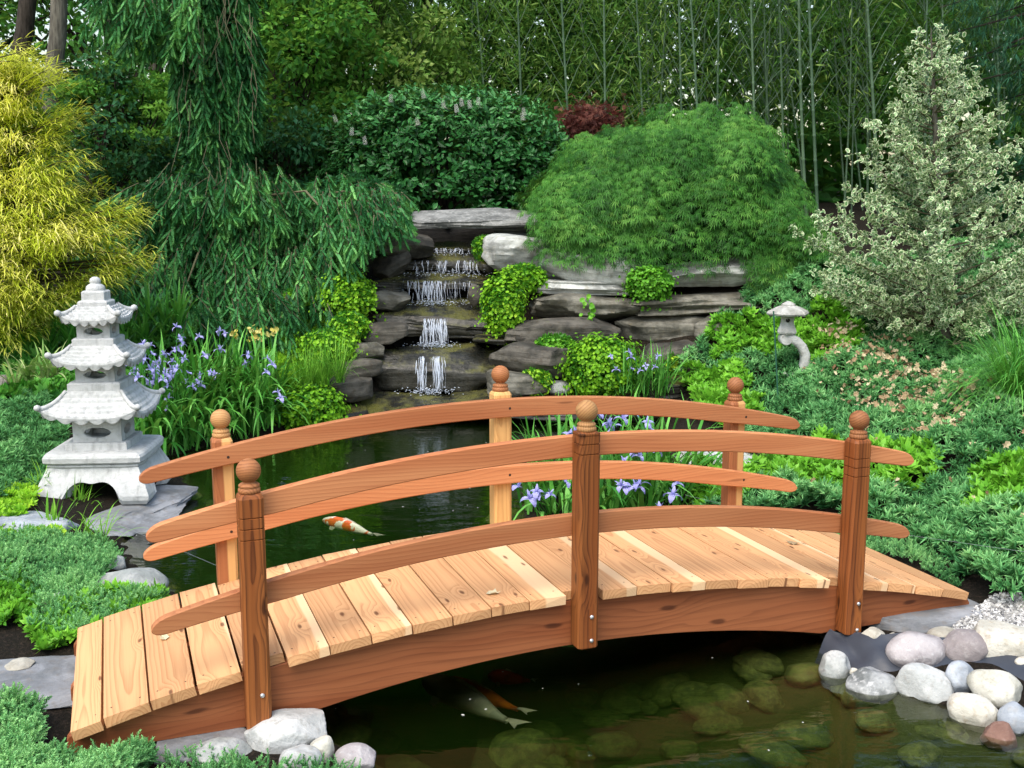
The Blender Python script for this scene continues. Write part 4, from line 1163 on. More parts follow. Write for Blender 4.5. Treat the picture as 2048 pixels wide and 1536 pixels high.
# ================================================================== koi
def koi(head, tail, z, width, mat, label):
    h, tl = at_z(*head, z), at_z(*tail, z)
    L = float(np.linalg.norm(tl - h))
    o = empty('koi', h, math.atan2(tl[1] - h[1], tl[0] - h[0]))
    tag(o, label, 'fish', 'koi in the pond')
    prof = [(0, .02), (.03, .42), (.09, .72), (.18, .95), (.3, 1.0), (.45, .92), (.6, .7), (.72, .42), (.8, .26), (.86, .22)]
    V, F = [], []
    k = 14
    for x, r in prof:
        bend = .03 * L * math.sin(x * 5)
        for a in np.linspace(0, 2 * np.pi, k, endpoint=False):
            V.append((x * L, bend + r * width / 2 * math.cos(a), r * width * .55 * math.sin(a)))
    F = [(i * k + j, (i + 1) * k + j, (i + 1) * k + (j + 1) % k, i * k + (j + 1) % k) for i in range(len(prof) - 1) for j in range(k)]
    caps = np.array([list(range(k)), [(len(prof) - 1) * k + k - 1 - j for j in range(k)]])
    link('body', npmesh('body', V, [np.array(F)[:, ::-1], caps], M[mat], smooth=True), o)
    w = width
    yb = .03 * L * math.sin(.86 * 5)
    tf = npmesh('tail_fin', [(.80 * L, yb + .1 * w, 0), (.80 * L, yb - .1 * w, 0), (.90 * L, yb + .16 * w, .01), (.90 * L, yb - .14 * w, .01), (1.0 * L, yb + .52 * w, .0), (.95 * L, yb + .02 * w, 0), (1.0 * L, yb - .40 * w, .01), (.97 * L, yb + .3 * w, 0), (.97 * L, yb - .2 * w, 0)],
                np.array([(0, 1, 3, 2), (2, 3, 5, 5), (2, 5, 7, 4), (3, 6, 8, 5)]), M['fin'])
    link('tail_fin', tf, o)
    for sg in (-1, 1):
        link('pectoral_fin', npmesh('pectoral_fin', [(.2 * L, sg * .45 * w, -.01), (.24 * L, sg * .85 * w, -.02), (.3 * L, sg * .95 * w, -.02), (.3 * L, sg * .6 * w, -.015), (.27 * L, sg * .45 * w, -.01)], np.array([(0, 1, 2, 3, 4)]), M['fin']), o)
        Ve, Fe = lathe([(0, -.004), (.004, 0), (0, .004)], 8)
        link('eye', npmesh('eye', Ve + np.array([.06 * L, sg * .29 * w, .008]), Fe, M['eye']), o)
    link('dorsal_fin', npmesh('dorsal_fin', [(.3 * L, .02 * L, .5 * w), (.38 * L, .03 * L, .68 * w), (.55 * L, .015 * L, .5 * w), (.58 * L, .01 * L, .4 * w)], np.array([(0, 1, 2, 3)]), M['fin']), o)
koi((645, 1040), (765, 1072), -.035, .075, 'koi_rw', 'white and red koi swimming near the surface beyond the bridge')
koi((845, 1362), (1050, 1452), -.1, .115, 'koi_w', 'large pale koi in the dark water in front of the bridge')
koi((872, 1362), (1068, 1426), -.1, .08, 'koi_o', 'orange koi swimming beside the large pale koi')
koi((975, 1352), (1075, 1362), -.06, .06, 'koi_r', 'dim red koi under the bridge behind the orange one')
koi((1090, 838), (1040, 831), -.02, .06, 'koi_r', 'tiny far red koi by the rocks right of the middle far post')

# ================================================================== vegetation helpers
def px_of(P):
    P = np.asarray(P, float)
    d = P - np.array([0, 0, CH])
    zf = d[..., 1] * CP - d[..., 2] * SP
    u = d[..., 1] * SP + d[..., 2] * CP
    return 1024 + FPX * d[..., 0] / zf, 768 - FPX * u / zf
def sph(n):
    return unit(RNG.normal(size=(n, 3)))
def jit(v, a):
    return unit(v + RNG.normal(size=v.shape) * a)
def vnoise(P, s, o=0.0):
    return np.array([mnoise.noise(Vector((p[0] * s + o, p[1] * s, p[2] * s))) for p in P])
# leaf templates: x across, y along, z normal
T_LEAF = np.array([(0, 0, 0), (.26, .35, .06), (.2, .7, .05), (0, 1, -.05), (-.2, .7, .05), (-.26, .35, .06)])
F_LEAF = np.array([(0, 1, 2, 3), (0, 3, 4, 5)])
T_DIA = np.array([(0, 0, 0), (.3, .45, .05), (0, 1, -.06), (-.3, .45, .05)])
F_DIA = np.array([(0, 1, 2), (0, 2, 3)])
T_LANCE = np.array([(0, 0, 0), (.075, .35, .0), (0, 1, -.12), (-.075, .35, .0)])
F_LANCE = np.array([(0, 1, 2, 3)])
a6 = np.linspace(0, 2 * np.pi, 6, endpoint=False)
T_ROUND = np.concatenate([np.stack([.5 * np.cos(a6), .5 + .5 * np.sin(a6), .12 * np.ones(6)], 1), [(0, .5, 0)]])
F_ROUND = np.array([(6, i, (i + 1) % 6) for i in range(6)])
def star_leaf(n=7, spread=75, w=.055, droop=.3):
    V, F = [], []
    for i in range(n):
        a = math.radians(-spread + 2 * spread * i / (n - 1))
        L = 1 - .35 * abs(a) / math.radians(max(spread, 1))
        c, s = math.cos(a), math.sin(a)
        for (q, ww) in ((0, 0), (.5, w), (1, 0), (.5, -w)):
            V.append((s * q * L + c * ww, c * q * L - s * ww, -droop * (q * L) ** 2))
        F.append([4 * i + k for k in range(4)])
    return np.array(V), np.array(F)
T_STAR, F_STAR = star_leaf(5, 62, .055, .55)
T_STAR5, F_STAR5 = star_leaf(5, 65, .09, .2)
def plume(nb, seed, lean=.9, w=.05, seg=2, zl=1.0):
    """little bushy tuft; y is the tuft axis"""
    rs = random.Random(seed)
    V, F, off = [], [], []
    for i in range(nb):
        a = rs.uniform(0, 6.283); t_ = lean * rs.random() ** .7
        d = np.array([math.sin(t_) * math.cos(a), math.cos(t_) * zl, math.sin(t_) * math.sin(a)])
        L = rs.uniform(.5, .85)
        o = np.array([rs.uniform(-.12, .12), 0, rs.uniform(-.12, .12)])
        sd = np.cross(d, (rs.gauss(0, 1), rs.gauss(0, 1), rs.gauss(0, 1))); sd = sd / (np.linalg.norm(sd) + 1e-9)
        b0 = len(V)
        V += [o - sd * w, o + sd * w, o + d * L]
        off += [-.34, -.34, .3]
        F.append((b0, b0 + 1, b0 + 2))
    return np.array(V), np.array(F), np.array(off)
PLUMES = [plume(16, i, 1.55, .11) for i in range(4)]
def sprig(seed, n=26):
    """feathery juniper sprig: stem with short scale leaves; y axis along the stem"""
    rs = random.Random(seed)
    V, F, off = [], [], []
    for i in range(n):
        k = (i + .5) / n
        a = i * 2.4
        d = np.array([math.cos(a) * .75, .75, math.sin(a) * .75]); d /= np.linalg.norm(d)
        L = .30 * (1 - .55 * k) * rs.uniform(.7, 1.2)
        o = np.array([0, k * .85, .10 * k * k])
        sd = np.cross(d, (0, 1, 0)); sd /= np.linalg.norm(sd) + 1e-9
        b0 = len(V); w = .045
        V += [o - sd * w, o + sd * w, o + d * L]
        off += [-.25 + .2 * k, -.25 + .2 * k, .15 + .2 * k]
        F.append((b0, b0 + 1, b0 + 2))
    return np.array(V), np.array(F), np.array(off)
SPRIGS = [sprig(i) for i in range(3)]
def finger(seed, nn=42):
    """spruce shoot: spindle core bristling with needles; y axis along the shoot"""
    rs = random.Random(seed)
    V, F, off, FT = [], [], [], []
    rings = [(0, .035), (.1, .05), (.9, .045), (1.0, .02)]
    for y, r in rings:
        for k in range(3):
            a = k * math.pi / 1.5
            V.append((r * math.cos(a), y, r * math.sin(a))); off.append(-.22 + .36 * y)
    for i in range(3):
        for k in range(3):
            F.append((i * 3 + k, i * 3 + (k + 1) % 3, (i + 1) * 3 + (k + 1) % 3, (i + 1) * 3 + k))
    for i in range(nn):
        y = rs.uniform(.02, .97); a = rs.uniform(0, 6.283)
        d = np.array([math.cos(a), .75, math.sin(a)]); d /= np.linalg.norm(d)
        o = np.array([.03 * math.cos(a), y, .03 * math.sin(a)])
        sd = np.cross(d, (0, 1, 0)); sd /= np.linalg.norm(sd)
        b0 = len(V)
        V += [o - sd * .015, o + sd * .015, o + d * .155]
        off += [-.05, -.05, .2 + .2 * y]
        FT.append((b0, b0 + 1, b0 + 2))
    return np.array(V, float), np.array(F), np.array(off), np.array(FT)
FINGERS = [finger(i) for i in range(3)]
def ribbons(base, d, L, w, droop, seg=7, fold=.25, twist=None):
    """arching strap leaves -> V, F"""
    n = len(base)
    d = unit(d)
    up = np.array([0, 0, 1.0])
    side = unit(np.cross(d, up) + 1e-6)
    if twist is not None:
        side = unit(side * np.cos(twist)[:, None] + np.cross(side, d) * np.sin(twist)[:, None])
    V = np.zeros((n, (seg + 1) * 2, 3))
    p = base.copy(); dr = d.copy()
    for i in range(seg + 1):
        k = i / seg
        ww = (w * (1 - k ** 3) * (.55 + .45 * min(1, k * 3)))[:, None] * .5
        V[:, 2 * i] = p - side * ww
        V[:, 2 * i + 1] = p + side * ww
        p = p + dr * (L / seg)[:, None]
        dr = unit(dr - up * (droop * (.3 + 1.6 * k))[:, None] / seg)
    f = np.array([(2 * i, 2 * i + 1, 2 * i + 3, 2 * i + 2) for i in range(seg)])
    F = (f[None] + (np.arange(n) * (seg + 1) * 2)[:, None, None]).reshape(-1, 4)
    return V.reshape(-1, 3), F, (seg + 1) * 2
def twigs(b, pts0, pts1, r0, r1, sides=4, tint=.5):
    for p, q, a, c in zip(pts0, pts1, np.broadcast_to(r0, (len(pts0),)), np.broadcast_to(r1, (len(pts0),))):
        V, F = tube([p, (np.asarray(p) + q) / 2, q], [a, (a + c) / 2, c], sides)
        b.add(V, F, tint)

# ================================================================== background wood
def leafy_tree(name, label, x, y, h, r, nclump, nleaf, mat, seed, leaf=.13, low=.25, trunk_r=.13, lean=(0, 0), tint=(.0, .75), group=None, cat='tree', dens=1.0, flat=.75):
    rs = np.random.default_rng(seed)
    z0 = gz1(x, y)
    o = empty(name, (x, y, z0))
    tag(o, label, cat, group)
    top = np.array([lean[0], lean[1], h * .82])
    m = 9
    pts = np.array([[top[0] * (k / (m - 1)) ** 1.3 + .05 * math.sin(k * 1.7 + seed), top[1] * k / (m - 1) + .05 * math.cos(k * 2.1 + seed), top[2] * k / (m - 1) - .1] for k in range(m)])
    V, F = tube(pts, np.linspace(trunk_r, trunk_r * .3, m), 9)
    link('trunk', npmesh('trunk', V, F, M['graybark'] if trunk_r > .1 else M['bark'], smooth=True), o)
    # clump centres inside an egg-shaped crown
    c = []
    while len(c) < nclump:
        q = rs.uniform(-1, 1, 3)
        if (q ** 2).sum() < 1: c.append(q)
    c = np.array(c)
    kz = low + (1 - low) * (c[:, 2] * .5 + .5)
    wid = r * np.sqrt(np.clip(1 - (np.abs(c[:, 2]) ** 2.5), .15, 1))
    ctr = np.stack([c[:, 0] * wid + top[0] * kz, c[:, 1] * wid + top[1] * kz, kz * h], 1)
    b = Batch(); bb = Batch()
    for q in ctr[: min(60, nclump)]:
        k = np.clip(q[2] / h - .15, .05, .95)
        s0 = np.array([np.interp(k, np.linspace(0, 1, m), pts[:, i]) for i in range(3)])
        V, F = tube([s0, (s0 + q) / 2 + np.array([0, 0, .08]), q], [trunk_r * .28, trunk_r * .16, .008], 5)
        bb.add(V, F)
    link('branches', bb.mesh('branches', M['bark'], True), o)
    rc = r * rs.uniform(.2, .38, nclump)
    n = int(nleaf)
    ci = rs.integers(0, nclump, n)
    d = unit(rs.normal(size=(n, 3)))
    rad = rs.uniform(.25, 1, n) ** .6
    pos = ctr[ci] + d * (rc[ci] * rad)[:, None] * np.array([1, 1, flat])
    fw = unit(d + rs.normal(size=(n, 3)) * .7 + np.array([0, 0, -.35]))
    nr = unit(np.array([0, 0, 1.0]) + rs.normal(size=(n, 3)) * .5)
    tn = rs.uniform(tint[0], tint[1], nclump)[ci] + rs.uniform(-.15, .2, n)
    b.leaves(T_DIA, F_DIA, pos, fw, nr, leaf * rs.uniform(.6, 1.25, n), np.clip(tn, 0, 1))
    link('crown', b.mesh('crown', M[mat]), o)
    return o
G_BT = 'trees of the wood behind the garden'
bt = [(-9.0, 17.5, 8.5, 2.6, .2, 'dark-trunked tree at the upper left corner beyond the golden cypress'), (-6.6, 18.5, 9.5, 2.6, .17, 'tall leafy tree behind the spruce, left of its column'),
      (-4.2, 19.5, 10, 2.6, .16, 'leafy tree directly behind the spruce column'), (-1.8, 20.5, 10, 2.7, .18, 'leafy tree above the left half of the laurel hedge'),
      (1.0, 22, 10, 2.9, .18, 'leafy tree high above the laurel hedge top'), (4.0, 23, 10.5, 3.1, .2, 'dark tree far behind the bamboo, above the maple'), (7.5, 23, 10.5, 3.1, .2, 'dark tree far behind the bamboo canes at right'),
      (11.5, 23, 10.5, 3.3, .2, 'dark tree behind the holly at the right edge'), (-12.5, 21, 10, 3.2, .2, 'leafy tree at the left edge far behind the cypress')]
for i, (x, y, h, r, tr_, lab) in enumerate(bt):
    leafy_tree('leafy_tree', lab, x, y, h, r, 46, (8500 if i in (0, 1, 8) else 15000) if i < 5 or i == 8 else 12000, 'tree_leaf', 300 + i, .135, .12, tr_, (random.uniform(-.5, .5), 0), (.05, .65) if i < 4 else (0, .45), G_BT)
for i, (x, y, h) in enumerate(((-15, 26, 11), (-9, 28, 12), (-3, 29, 12), (3, 30, 12), (9, 30, 12), (15, 28, 12))):
    leafy_tree('leafy_tree', 'hazy dark tree in the farthest row of the wood', x, y, h, 3.9, 40, 5000 if x > -2 else 1400, 'tree_leaf', 330 + i, .42, .0, .2, (0, 0), (0, .4), 'farthest row of trees')
# two bare dark trunks at the upper left
for (p0, p1, Y, r, lab, mm) in (((20, 190), (62, -60), 14.5, .12, 'dark leaning trunk at the upper left corner', 'bark'), ((96, 215), (120, -70), 13.8, .11, 'grey slightly curved trunk right of the dark one at upper left', 'graybark')):
    a, c = at_y(*p0, Y), at_y(*p1, Y)
    g0 = np.array([a[0] - (c[0] - a[0]) * .5, Y, gz1(a[0], Y)])
    o = empty('bare_tree', g0); tag(o, lab, 'tree')
    up = c + (c - a) * 1.2
    V, F = tube(np.array([g0, a, (a + c) / 2 + np.array([.05, 0, 0]), c, up]) - g0, [r * 1.25, r, r * .93, r * .85, r * .6], 10)
    link('trunk', npmesh('trunk', V, F, M[mm], smooth=True), o)
    bb = Batch()
    for k in range(7):
        s0 = c + (up - c) * (k / 7) - g0
        V, F = tube([s0, s0 + np.array([random.uniform(-.6, .6), random.uniform(-.3, .3), .5]), s0 + np.array([random.uniform(-1.4, 1.4), random.uniform(-.6, .6), .9])], [r * .35, r * .2, .01], 5)
        bb.add(V, F)
    link('branches', bb.mesh('branches', M[mm], True), o)
# understorey shrubs
leafy_tree('dark_shrub', 'dark bluish shrub between the golden cypress and the spruce', *at_y(205, 400, 12.8)[:2], 2.6, .85, 60, 9000, 'cool_leaf', 401, .085, .02, .05, tint=(.1, .8), cat='shrub')
leafy_tree('layered_shrub', 'light green layered shrub left of the spruce column', *at_y(265, 330, 13.2)[:2], 2.7, .8, 55, 8000, 'tree_leaf', 402, .07, .3, .05, tint=(.35, .95), cat='shrub', flat=.3)
leafy_tree('leafy_shrub', 'tall mid-green shrub between the spruce column and the laurel', *at_y(600, 380, 14.6)[:2], 4.2, 1.15, 90, 15000, 'tree_leaf', 403, .10, .02, .06, tint=(.05, .9), cat='shrub')
leafy_tree('leafy_shrub', 'dark shrub low behind the spruce, right of its column', *at_y(560, 400, 13.6)[:2], 2.0, .8, 60, 8000, 'cool_leaf', 404, .085, .02, .05, tint=(.1, .8), cat='shrub')
leafy_tree('leafy_shrub', 'airy light green shrub above the left end of the laurel', *at_y(740, 300, 16.0)[:2], 4.6, 1.3, 90, 14000, 'bamboo_leaf', 405, .10, .1, .05, tint=(.35, .9), cat='shrub')
leafy_tree('dark_shrub', 'dark shrub at the foot of the bamboo behind the holly', *at_y(1960, 480, 13.0)[:2], 1.3, .9, 45, 6000, 'cool_leaf', 406, .09, .02, .04, tint=(0, .5), cat='shrub')

# low dense growth under the far trees
n = 30000
X = RNG.uniform(-16, 16, n); Yb = RNG.uniform(19.0, 22.5, n); Zb = 1.6 + RNG.beta(1.0, 1.5, n) * 6.5
Zb = np.where(X < -1.5, 1.2 + (Zb - 1.6) * .5, Zb)
P = np.stack([X, Yb, Zb], 1)
b = Batch()
b.leaves(T_DIA, F_DIA, P, unit(RNG.normal(size=(n, 3)) + np.array([0, 0, -.3])), unit(RNG.normal(size=(n, 3)) * .5 + np.array([0, -.5, .8])), RNG.uniform(.2, .36, n), RNG.uniform(0, .5, n))
tag(link('understorey_mass', b.mesh('understorey_mass', M['tree_leaf'])), 'dark undergrowth filling the wood behind the bamboo', 'undergrowth', kind='stuff')

# ================================================================== bamboo
G_CANE = 'bamboo canes of the grove'
def cane(px_b, px_t, Y, r, seed, label, leafn=90, z_from=1.0, hh=6.2):
    rs = np.random.default_rng(seed)
    a, c = at_y(px_b, 360, Y), at_y(px_t, 0, Y)
    z0 = gz1(a[0], Y)
    dx = (c[0] - a[0]) / (c[2] - a[2])
    base = np.array([a[0] + dx * (z0 - a[2]), Y, z0])
    o = empty('bamboo_cane', base); tag(o, label, 'bamboo', G_CANE)
    sp = .32
    zs, rr = [], []
    z = -.1
    while z < hh:
        zs += [z, z + .02, z + sp - .035, z + sp - .02, z + sp - .008]
        k = 1 - .5 * max(z, 0) / hh
        rr += [r * k, r * k * .96, r * k * .96, r * k * 1.22, r * k * .9]
        z += sp
    zs = np.array(zs)
    bow = .3 * rs.normal()
    P = np.stack([dx * zs + bow * (zs / hh) ** 2, .1 * (zs / hh) ** 2, zs], 1)
    V, F = tube(P, np.array(rr) * .72, 7)
    link('culm', npmesh('culm', V, F, M['cane'], smooth=True), o)
    bb, b = Batch(), Batch()
    tips = []
    for z in np.arange(z_from, hh, sp):
        s0 = np.array([np.interp(z, zs, P[:, i]) for i in range(3)])
        for sg in (-1, 1):
            an = rs.uniform(-.9, .9) + (0 if sg > 0 else math.pi)
            L = rs.uniform(.5, 1.1)
            d = np.array([math.cos(an), math.sin(an) * .6, 1.5 + rs.uniform(-.3, .5)]); d /= np.linalg.norm(d)
            e = s0 + d * L
            V, F = tube([s0, s0 + d * L * .5, e + np.array([d[0] * .05, 0, -.04])], [.0055, .004, .0015], 4)
            bb.add(V, F)
            for k in rs.uniform(.35, 1.05, 5): tips.append(s0 + d * L * k)
    link('branches', bb.mesh('branches', M['cane'], True), o)
    tips = np.array(tips)
    n = leafn
    ti = rs.integers(0, len(tips), n)
    pos = tips[ti] + rs.normal(size=(n, 3)) * .07
    fw = unit(rs.normal(size=(n, 3)) * np.array([1, 1, .4]) + np.array([0, 0, -.75]))
    b.leaves(T_LANCE, F_LANCE, pos, fw, unit(rs.normal(size=(n, 3))), rs.uniform(.1, .19, n), rs.uniform(.3, 1, n))
    link('leaves', b.mesh('leaves', M['bamboo_leaf']), o)
main_c = [(1367, 1352, 15.0, .028, 'pale bamboo cane above the left shoulder of the lace maple'), (1400, 1392, 14.8, .027, 'bamboo cane rising behind the top of the lace maple'),
          (1433, 1437, 15.2, .024, 'thin bamboo cane behind the right of the maple crown'), (1512, 1500, 14.9, .028, 'bamboo cane right of the maple crown, branches in a V'),
          (1568, 1560, 15.6, .026, 'shaded bamboo cane between maple crown and the twin canes'), (1608, 1586, 14.5, .033, 'left of the two stout twin bamboo canes'),
          (1632, 1616, 14.4, .033, 'right of the two stout twin bamboo canes'), (1755, 1738, 14.4, .033, 'stout bamboo cane left of the holly tip'),
          (1850, 1842, 15.4, .027, 'bamboo cane behind the holly tip'), (1893, 1886, 15.4, .025, 'bamboo cane right behind the holly trunk line'), (2000, 1990, 14.8, .028, 'bamboo cane near the right edge under the pine'),
          (1046, 1040, 15.4, .027, 'pale bamboo cane above the right half of the laurel'), (1143, 1120, 15.0, .026, 'leaning bamboo cane above the small red maple'), (1212, 1207, 15.0, .026, 'straight bamboo cane right of the small red maple'),
          (980, 960, 15.8, .022, 'thin bamboo cane above the middle of the laurel'), (1290, 1278, 15.3, .024, 'bamboo cane above the left side of the lace maple'), (822, 812, 15.6, .014, 'slender brownish bamboo shoot above the left of the laurel')]
for i, (b0, t0, Y, r, lab) in enumerate(main_c):
    cane(b0, t0, Y, r, 500 + i, lab, 170 if b0 < 1330 else 120, .9 if b0 < 1550 else 1.5)
for i in range(24):
    b0 = RNG.uniform(900, 2120) if i < 6 else RNG.uniform(1300, 2140)
    cane(b0, b0 + RNG.uniform(-45, 30), RNG.uniform(16.2, 18.5), RNG.uniform(.018, .028), 540 + i, 'shaded bamboo cane deep in the grove behind the front row', 130, 1.2)
# loose mass of bamboo leaves
n = 42000
X = RNG.uniform(-2.6, 10.5, n); Yb = RNG.uniform(14.9, 19.0, n); Zb = 1.9 + 6.2 * RNG.beta(1.6, 1.2, n)
nn_ = np.array([mnoise.noise(Vector((x * .9, y * .6, z * .9))) + .5 * mnoise.noise(Vector((x * 2.3, y, z * 2.3))) for x, y, z in zip(X, Yb, Zb)])
keep = (nn_ > -.02 - .12 * (X < 3.2) - .16 * (Zb > 4.4)) & (Zb > 2.3 + .75 * (X > 3.2))
P = np.stack([X, Yb, Zb], 1)[keep]
n = len(P)
b = Batch()
P = np.repeat(P, 3, 0) + RNG.normal(size=(n * 3, 3)) * .06
n = len(P)
fw = unit(RNG.normal(size=(n, 3)) * np.array([1, 1, .5]) + np.array([0, 0, -.7]))
tn = RNG.uniform(.0, .45, n) + .5 * (P[:, 0] < 3.2) * RNG.uniform(0, 1, n)
b.leaves(T_LANCE * np.array([1.15, 1, 1]), F_LANCE, P, fw, unit(RNG.normal(size=(n, 3))), RNG.uniform(.075, .15, n), np.clip(tn, 0, 1))
tag(link('bamboo_foliage', b.mesh('bamboo_foliage', M['bamboo_leaf'])), 'mass of drooping bamboo leaves filling the grove', 'bamboo leaves', kind='stuff')

# ================================================================== laurel hedge
lc = at_y(893, 330, 13.9)
z0 = gz1(lc[0], lc[1])
lau = empty('laurel_shrub', (lc[0], lc[1], z0)); tag(lau, 'large clipped dark laurel shrub with a few white flower spikes above the waterfall', 'shrub')
topz = at_y(900, 182, 13.5)[2] - z0
LR = np.array([1.72, 1.15, topz * 1.03])
def dome_pts(n, R, lo=.0):
    d = sph(n * 3); d = d[d[:, 2] > lo][:n]
    while len(d) < n:
        e = sph(n); d = np.concatenate([d, e[e[:, 2] > lo]])[:n]
    sq = np.sign(d) * np.abs(d) ** .72            # boxier than a sphere
    sq = sq / np.maximum(np.linalg.norm(sq, axis=1, keepdims=True) ** .35, .3)
    return sq, d
b = Batch()
q, d = dome_pts(1900, LR, -.05)
P = q * LR * (1 + .06 * vnoise(q, 3.1)[:, None]) * RNG.uniform(.9, 1.02, (len(q), 1))
for k in range(11):
    n = len(P)
    a = RNG.uniform(0, 6.28, n)
    ax = jit(d * np.array([.8, .8, .5]) + np.array([0, 0, .55]), .25)
    t1 = unit(np.cross(ax, RNG.normal(size=(n, 3)))); 
    fw = unit(t1 * .9 + ax * RNG.uniform(.1, .9, (n, 1)))
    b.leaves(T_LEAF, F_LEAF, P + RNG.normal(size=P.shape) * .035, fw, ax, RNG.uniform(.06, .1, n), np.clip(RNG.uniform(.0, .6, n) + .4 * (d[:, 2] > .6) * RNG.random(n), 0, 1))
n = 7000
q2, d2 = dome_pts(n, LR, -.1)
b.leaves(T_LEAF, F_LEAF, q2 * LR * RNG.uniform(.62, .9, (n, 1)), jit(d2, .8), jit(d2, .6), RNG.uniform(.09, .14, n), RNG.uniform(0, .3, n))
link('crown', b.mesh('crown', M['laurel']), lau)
bb = Batch()
for k in range(26):
    a = RNG.uniform(0, 6.28); e = np.array([math.cos(a) * 1.2, math.sin(a) * .8, RNG.uniform(.6, 1.4)])
    V, F = tube([(0, 0, 0), e * np.array([.4, .4, .6]), e], [.035, .02, .006], 5); bb.add(V, F)
link('branches', bb.mesh('branches', M['bark']), lau)
sp_b = Batch()
n = 46
k = np.arange(n); aa = k * 2.4
sp_p = np.stack([np.cos(aa) * .014, np.sin(aa) * .014, .02 + k / n * .1], 1)
sp_b.leaves(T_ROUND, F_ROUND, sp_p, unit(np.stack([np.cos(aa), np.sin(aa), .4 + 0 * aa], 1)), np.tile([0, 0, 1.0], (n, 1)), np.full(n, .02) * (1.1 - .6 * k / n), RNG.random(n))
spike_me = sp_b.mesh('flower_spike', M['wpetal'])
for (px, py) in ((850, 202), (925, 218), (942, 222), (957, 216), (838, 256), (732, 294), (704, 276), (1050, 236), (1047, 246), (783, 210), (890, 222), (915, 230), (675, 250)):
    P0 = at_y(px, py, 13.0)
    # move along the view ray until it meets the crown surface
    r_ = ray(px, py)
    for Yk in np.arange(12.6, 14.2, .03):
        Pk = np.array([0, 0, CH]) + r_ * (Yk / r_[1])
        if ((np.abs((Pk - np.array([lc[0], lc[1], z0])) / LR)) ** 2.6).sum() < 1.06: break
    link('flower_spike', spike_me, lau, Pk - np.array([lc[0], lc[1], z0]) + np.array([0, -.05, 0]), (random.uniform(-.2, .3), random.uniform(-.3, .3), 0))

# ================================================================== lace-leaf maple
mc = at_y(1360, 500, 11.75)
mz = gz1(mc[0], mc[1])
map_ = empty('lace_leaf_maple', (mc[0], mc[1], mz)); tag(map_, 'mounded green lace-leaf maple spilling over the rock wall', 'tree')
V, F = tube([(0, 0, -.1), (.1, .05, .35), (-.05, .1, .75), (.15, 0, 1.2)], [.09, .08, .06, .03], 8)
link('trunk', npmesh('trunk', V, F, M['graybark'], smooth=True), map_)
def maple_h(x):      # outline of the mound, height above the trunk base, x in metres from the trunk
    pxs = [1035, 1060, 1110, 1170, 1230, 1290, 1350, 1420, 1480, 1530, 1590, 1630, 1650]
    pys = [450, 410, 350, 304, 268, 246, 230, 222, 246, 296, 372, 440, 480]
    w = [(at_y(a, c, 11.6)[0] - mc[0], at_y(a, c, 11.6)[2] - mz) for a, c in zip(pxs, pys)]
    return np.interp(x, [k[0] for k in w], [k[1] for k in w])
b = Batch(); bb = Batch()
xL, xR = at_y(1100, 400, 11.6)[0] - mc[0], at_y(1570, 400, 11.6)[0] - mc[0]
npad = 270
pads = []
for i in range(npad):
    x = RNG.uniform(xL, xR)
    H = float(maple_h(x))
    tt = RNG.uniform(0, 1)           # 0 at the crest, 1 at the front hem
    lowz = float(np.interp(x, [-1.7, -1.2, -.6, .55, .75, 1.4], [.35, .16, .1, .1, -.42, -.4]))
    H *= 1 + .07 * mnoise.noise(Vector((x * 2.2, 0, 4.0)))
    th = tt * math.pi / 2
    if i % 5 == 0: th = -RNG.uniform(0, 1.2)
    y = -.95 * math.sin(th) * (1 - .12 * abs(x))
    z = lowz + (H - lowz) * math.cos(th) ** .8 if th > 0 else lowz + (H - lowz) * math.cos(th)
    k_ = 1 + .08 * mnoise.noise(Vector((x * 2.5, y * 2.5, z * 3.5))) + RNG.normal() * .04
    pads.append((x * k_, y * k_, lowz + (z - lowz) * k_, th))
for i in range(46):
    q_ = at_y(RNG.uniform(1495, 1622), RNG.uniform(420, 580), RNG.uniform(10.85, 11.3)) - np.array([mc[0], mc[1], mz])
    pads.append((q_[0], q_[1], q_[2], 1.0))
for (x, y, z, th) in pads:
    out = np.array([x * .55 / 1.6, -math.sin(th) * .9 + (-.25 if th > 0 else .3), math.cos(th) * .5])
    out = unit(out)
    n = 92
    ang = RNG.uniform(-1.2, 1.2, n)
    rad = RNG.uniform(0, 1, n) ** .5
    lat = unit(np.cross(out, (0, 0, 1.0)) + 1e-6)
    dn = np.array([out[0], out[1], -.35]); dn = unit(dn)
    pos = np.array([x, y, z]) + (dn * (np.cos(ang) * rad * .27)[:, None]) + lat * (np.sin(ang) * rad * .36)[:, None] + np.array([0, 0, 1.0]) * (RNG.normal(size=n) * .02 - .26 * rad ** 2 + .1)[:, None]
    fw = unit(dn * np.cos(ang)[:, None] + lat * np.sin(ang)[:, None] + np.array([0, 0, -.35]) + RNG.normal(size=(n, 3)) * .2)
    base = RNG.uniform(.08, .55)
    tn = base + .22 * (1 - rad) + .25 * rad * RNG.random(n) + RNG.uniform(-.18, .2, n)  # pad tops tinted lighter than drooping rims: shading put into leaf colour
    b.leaves(T_STAR, F_STAR, pos, fw, unit(np.array([0, 0, 1.0]) + out * .5 + RNG.normal(size=(n, 3)) * .2), RNG.uniform(.055, .095, n), np.clip(tn, 0, 1))
    V, F = tube([(x * .2, y * .1, z * .35 + .3), (x * .7, y * .6, z * .85), (x, y, z - .02)], [.018, .01, .003], 4)
    bb.add(V, F)
n = 4200
u1, u2 = RNG.uniform(xL, xR, n), RNG.uniform(-.6, 1.5, n)
pos = np.stack([u1 * .92, -.78 * np.sin(u2) * (1 - .12 * np.abs(u1)), .12 + (maple_h(u1) - .17) * np.abs(np.cos(u2)) ** .8 * .95], 1)
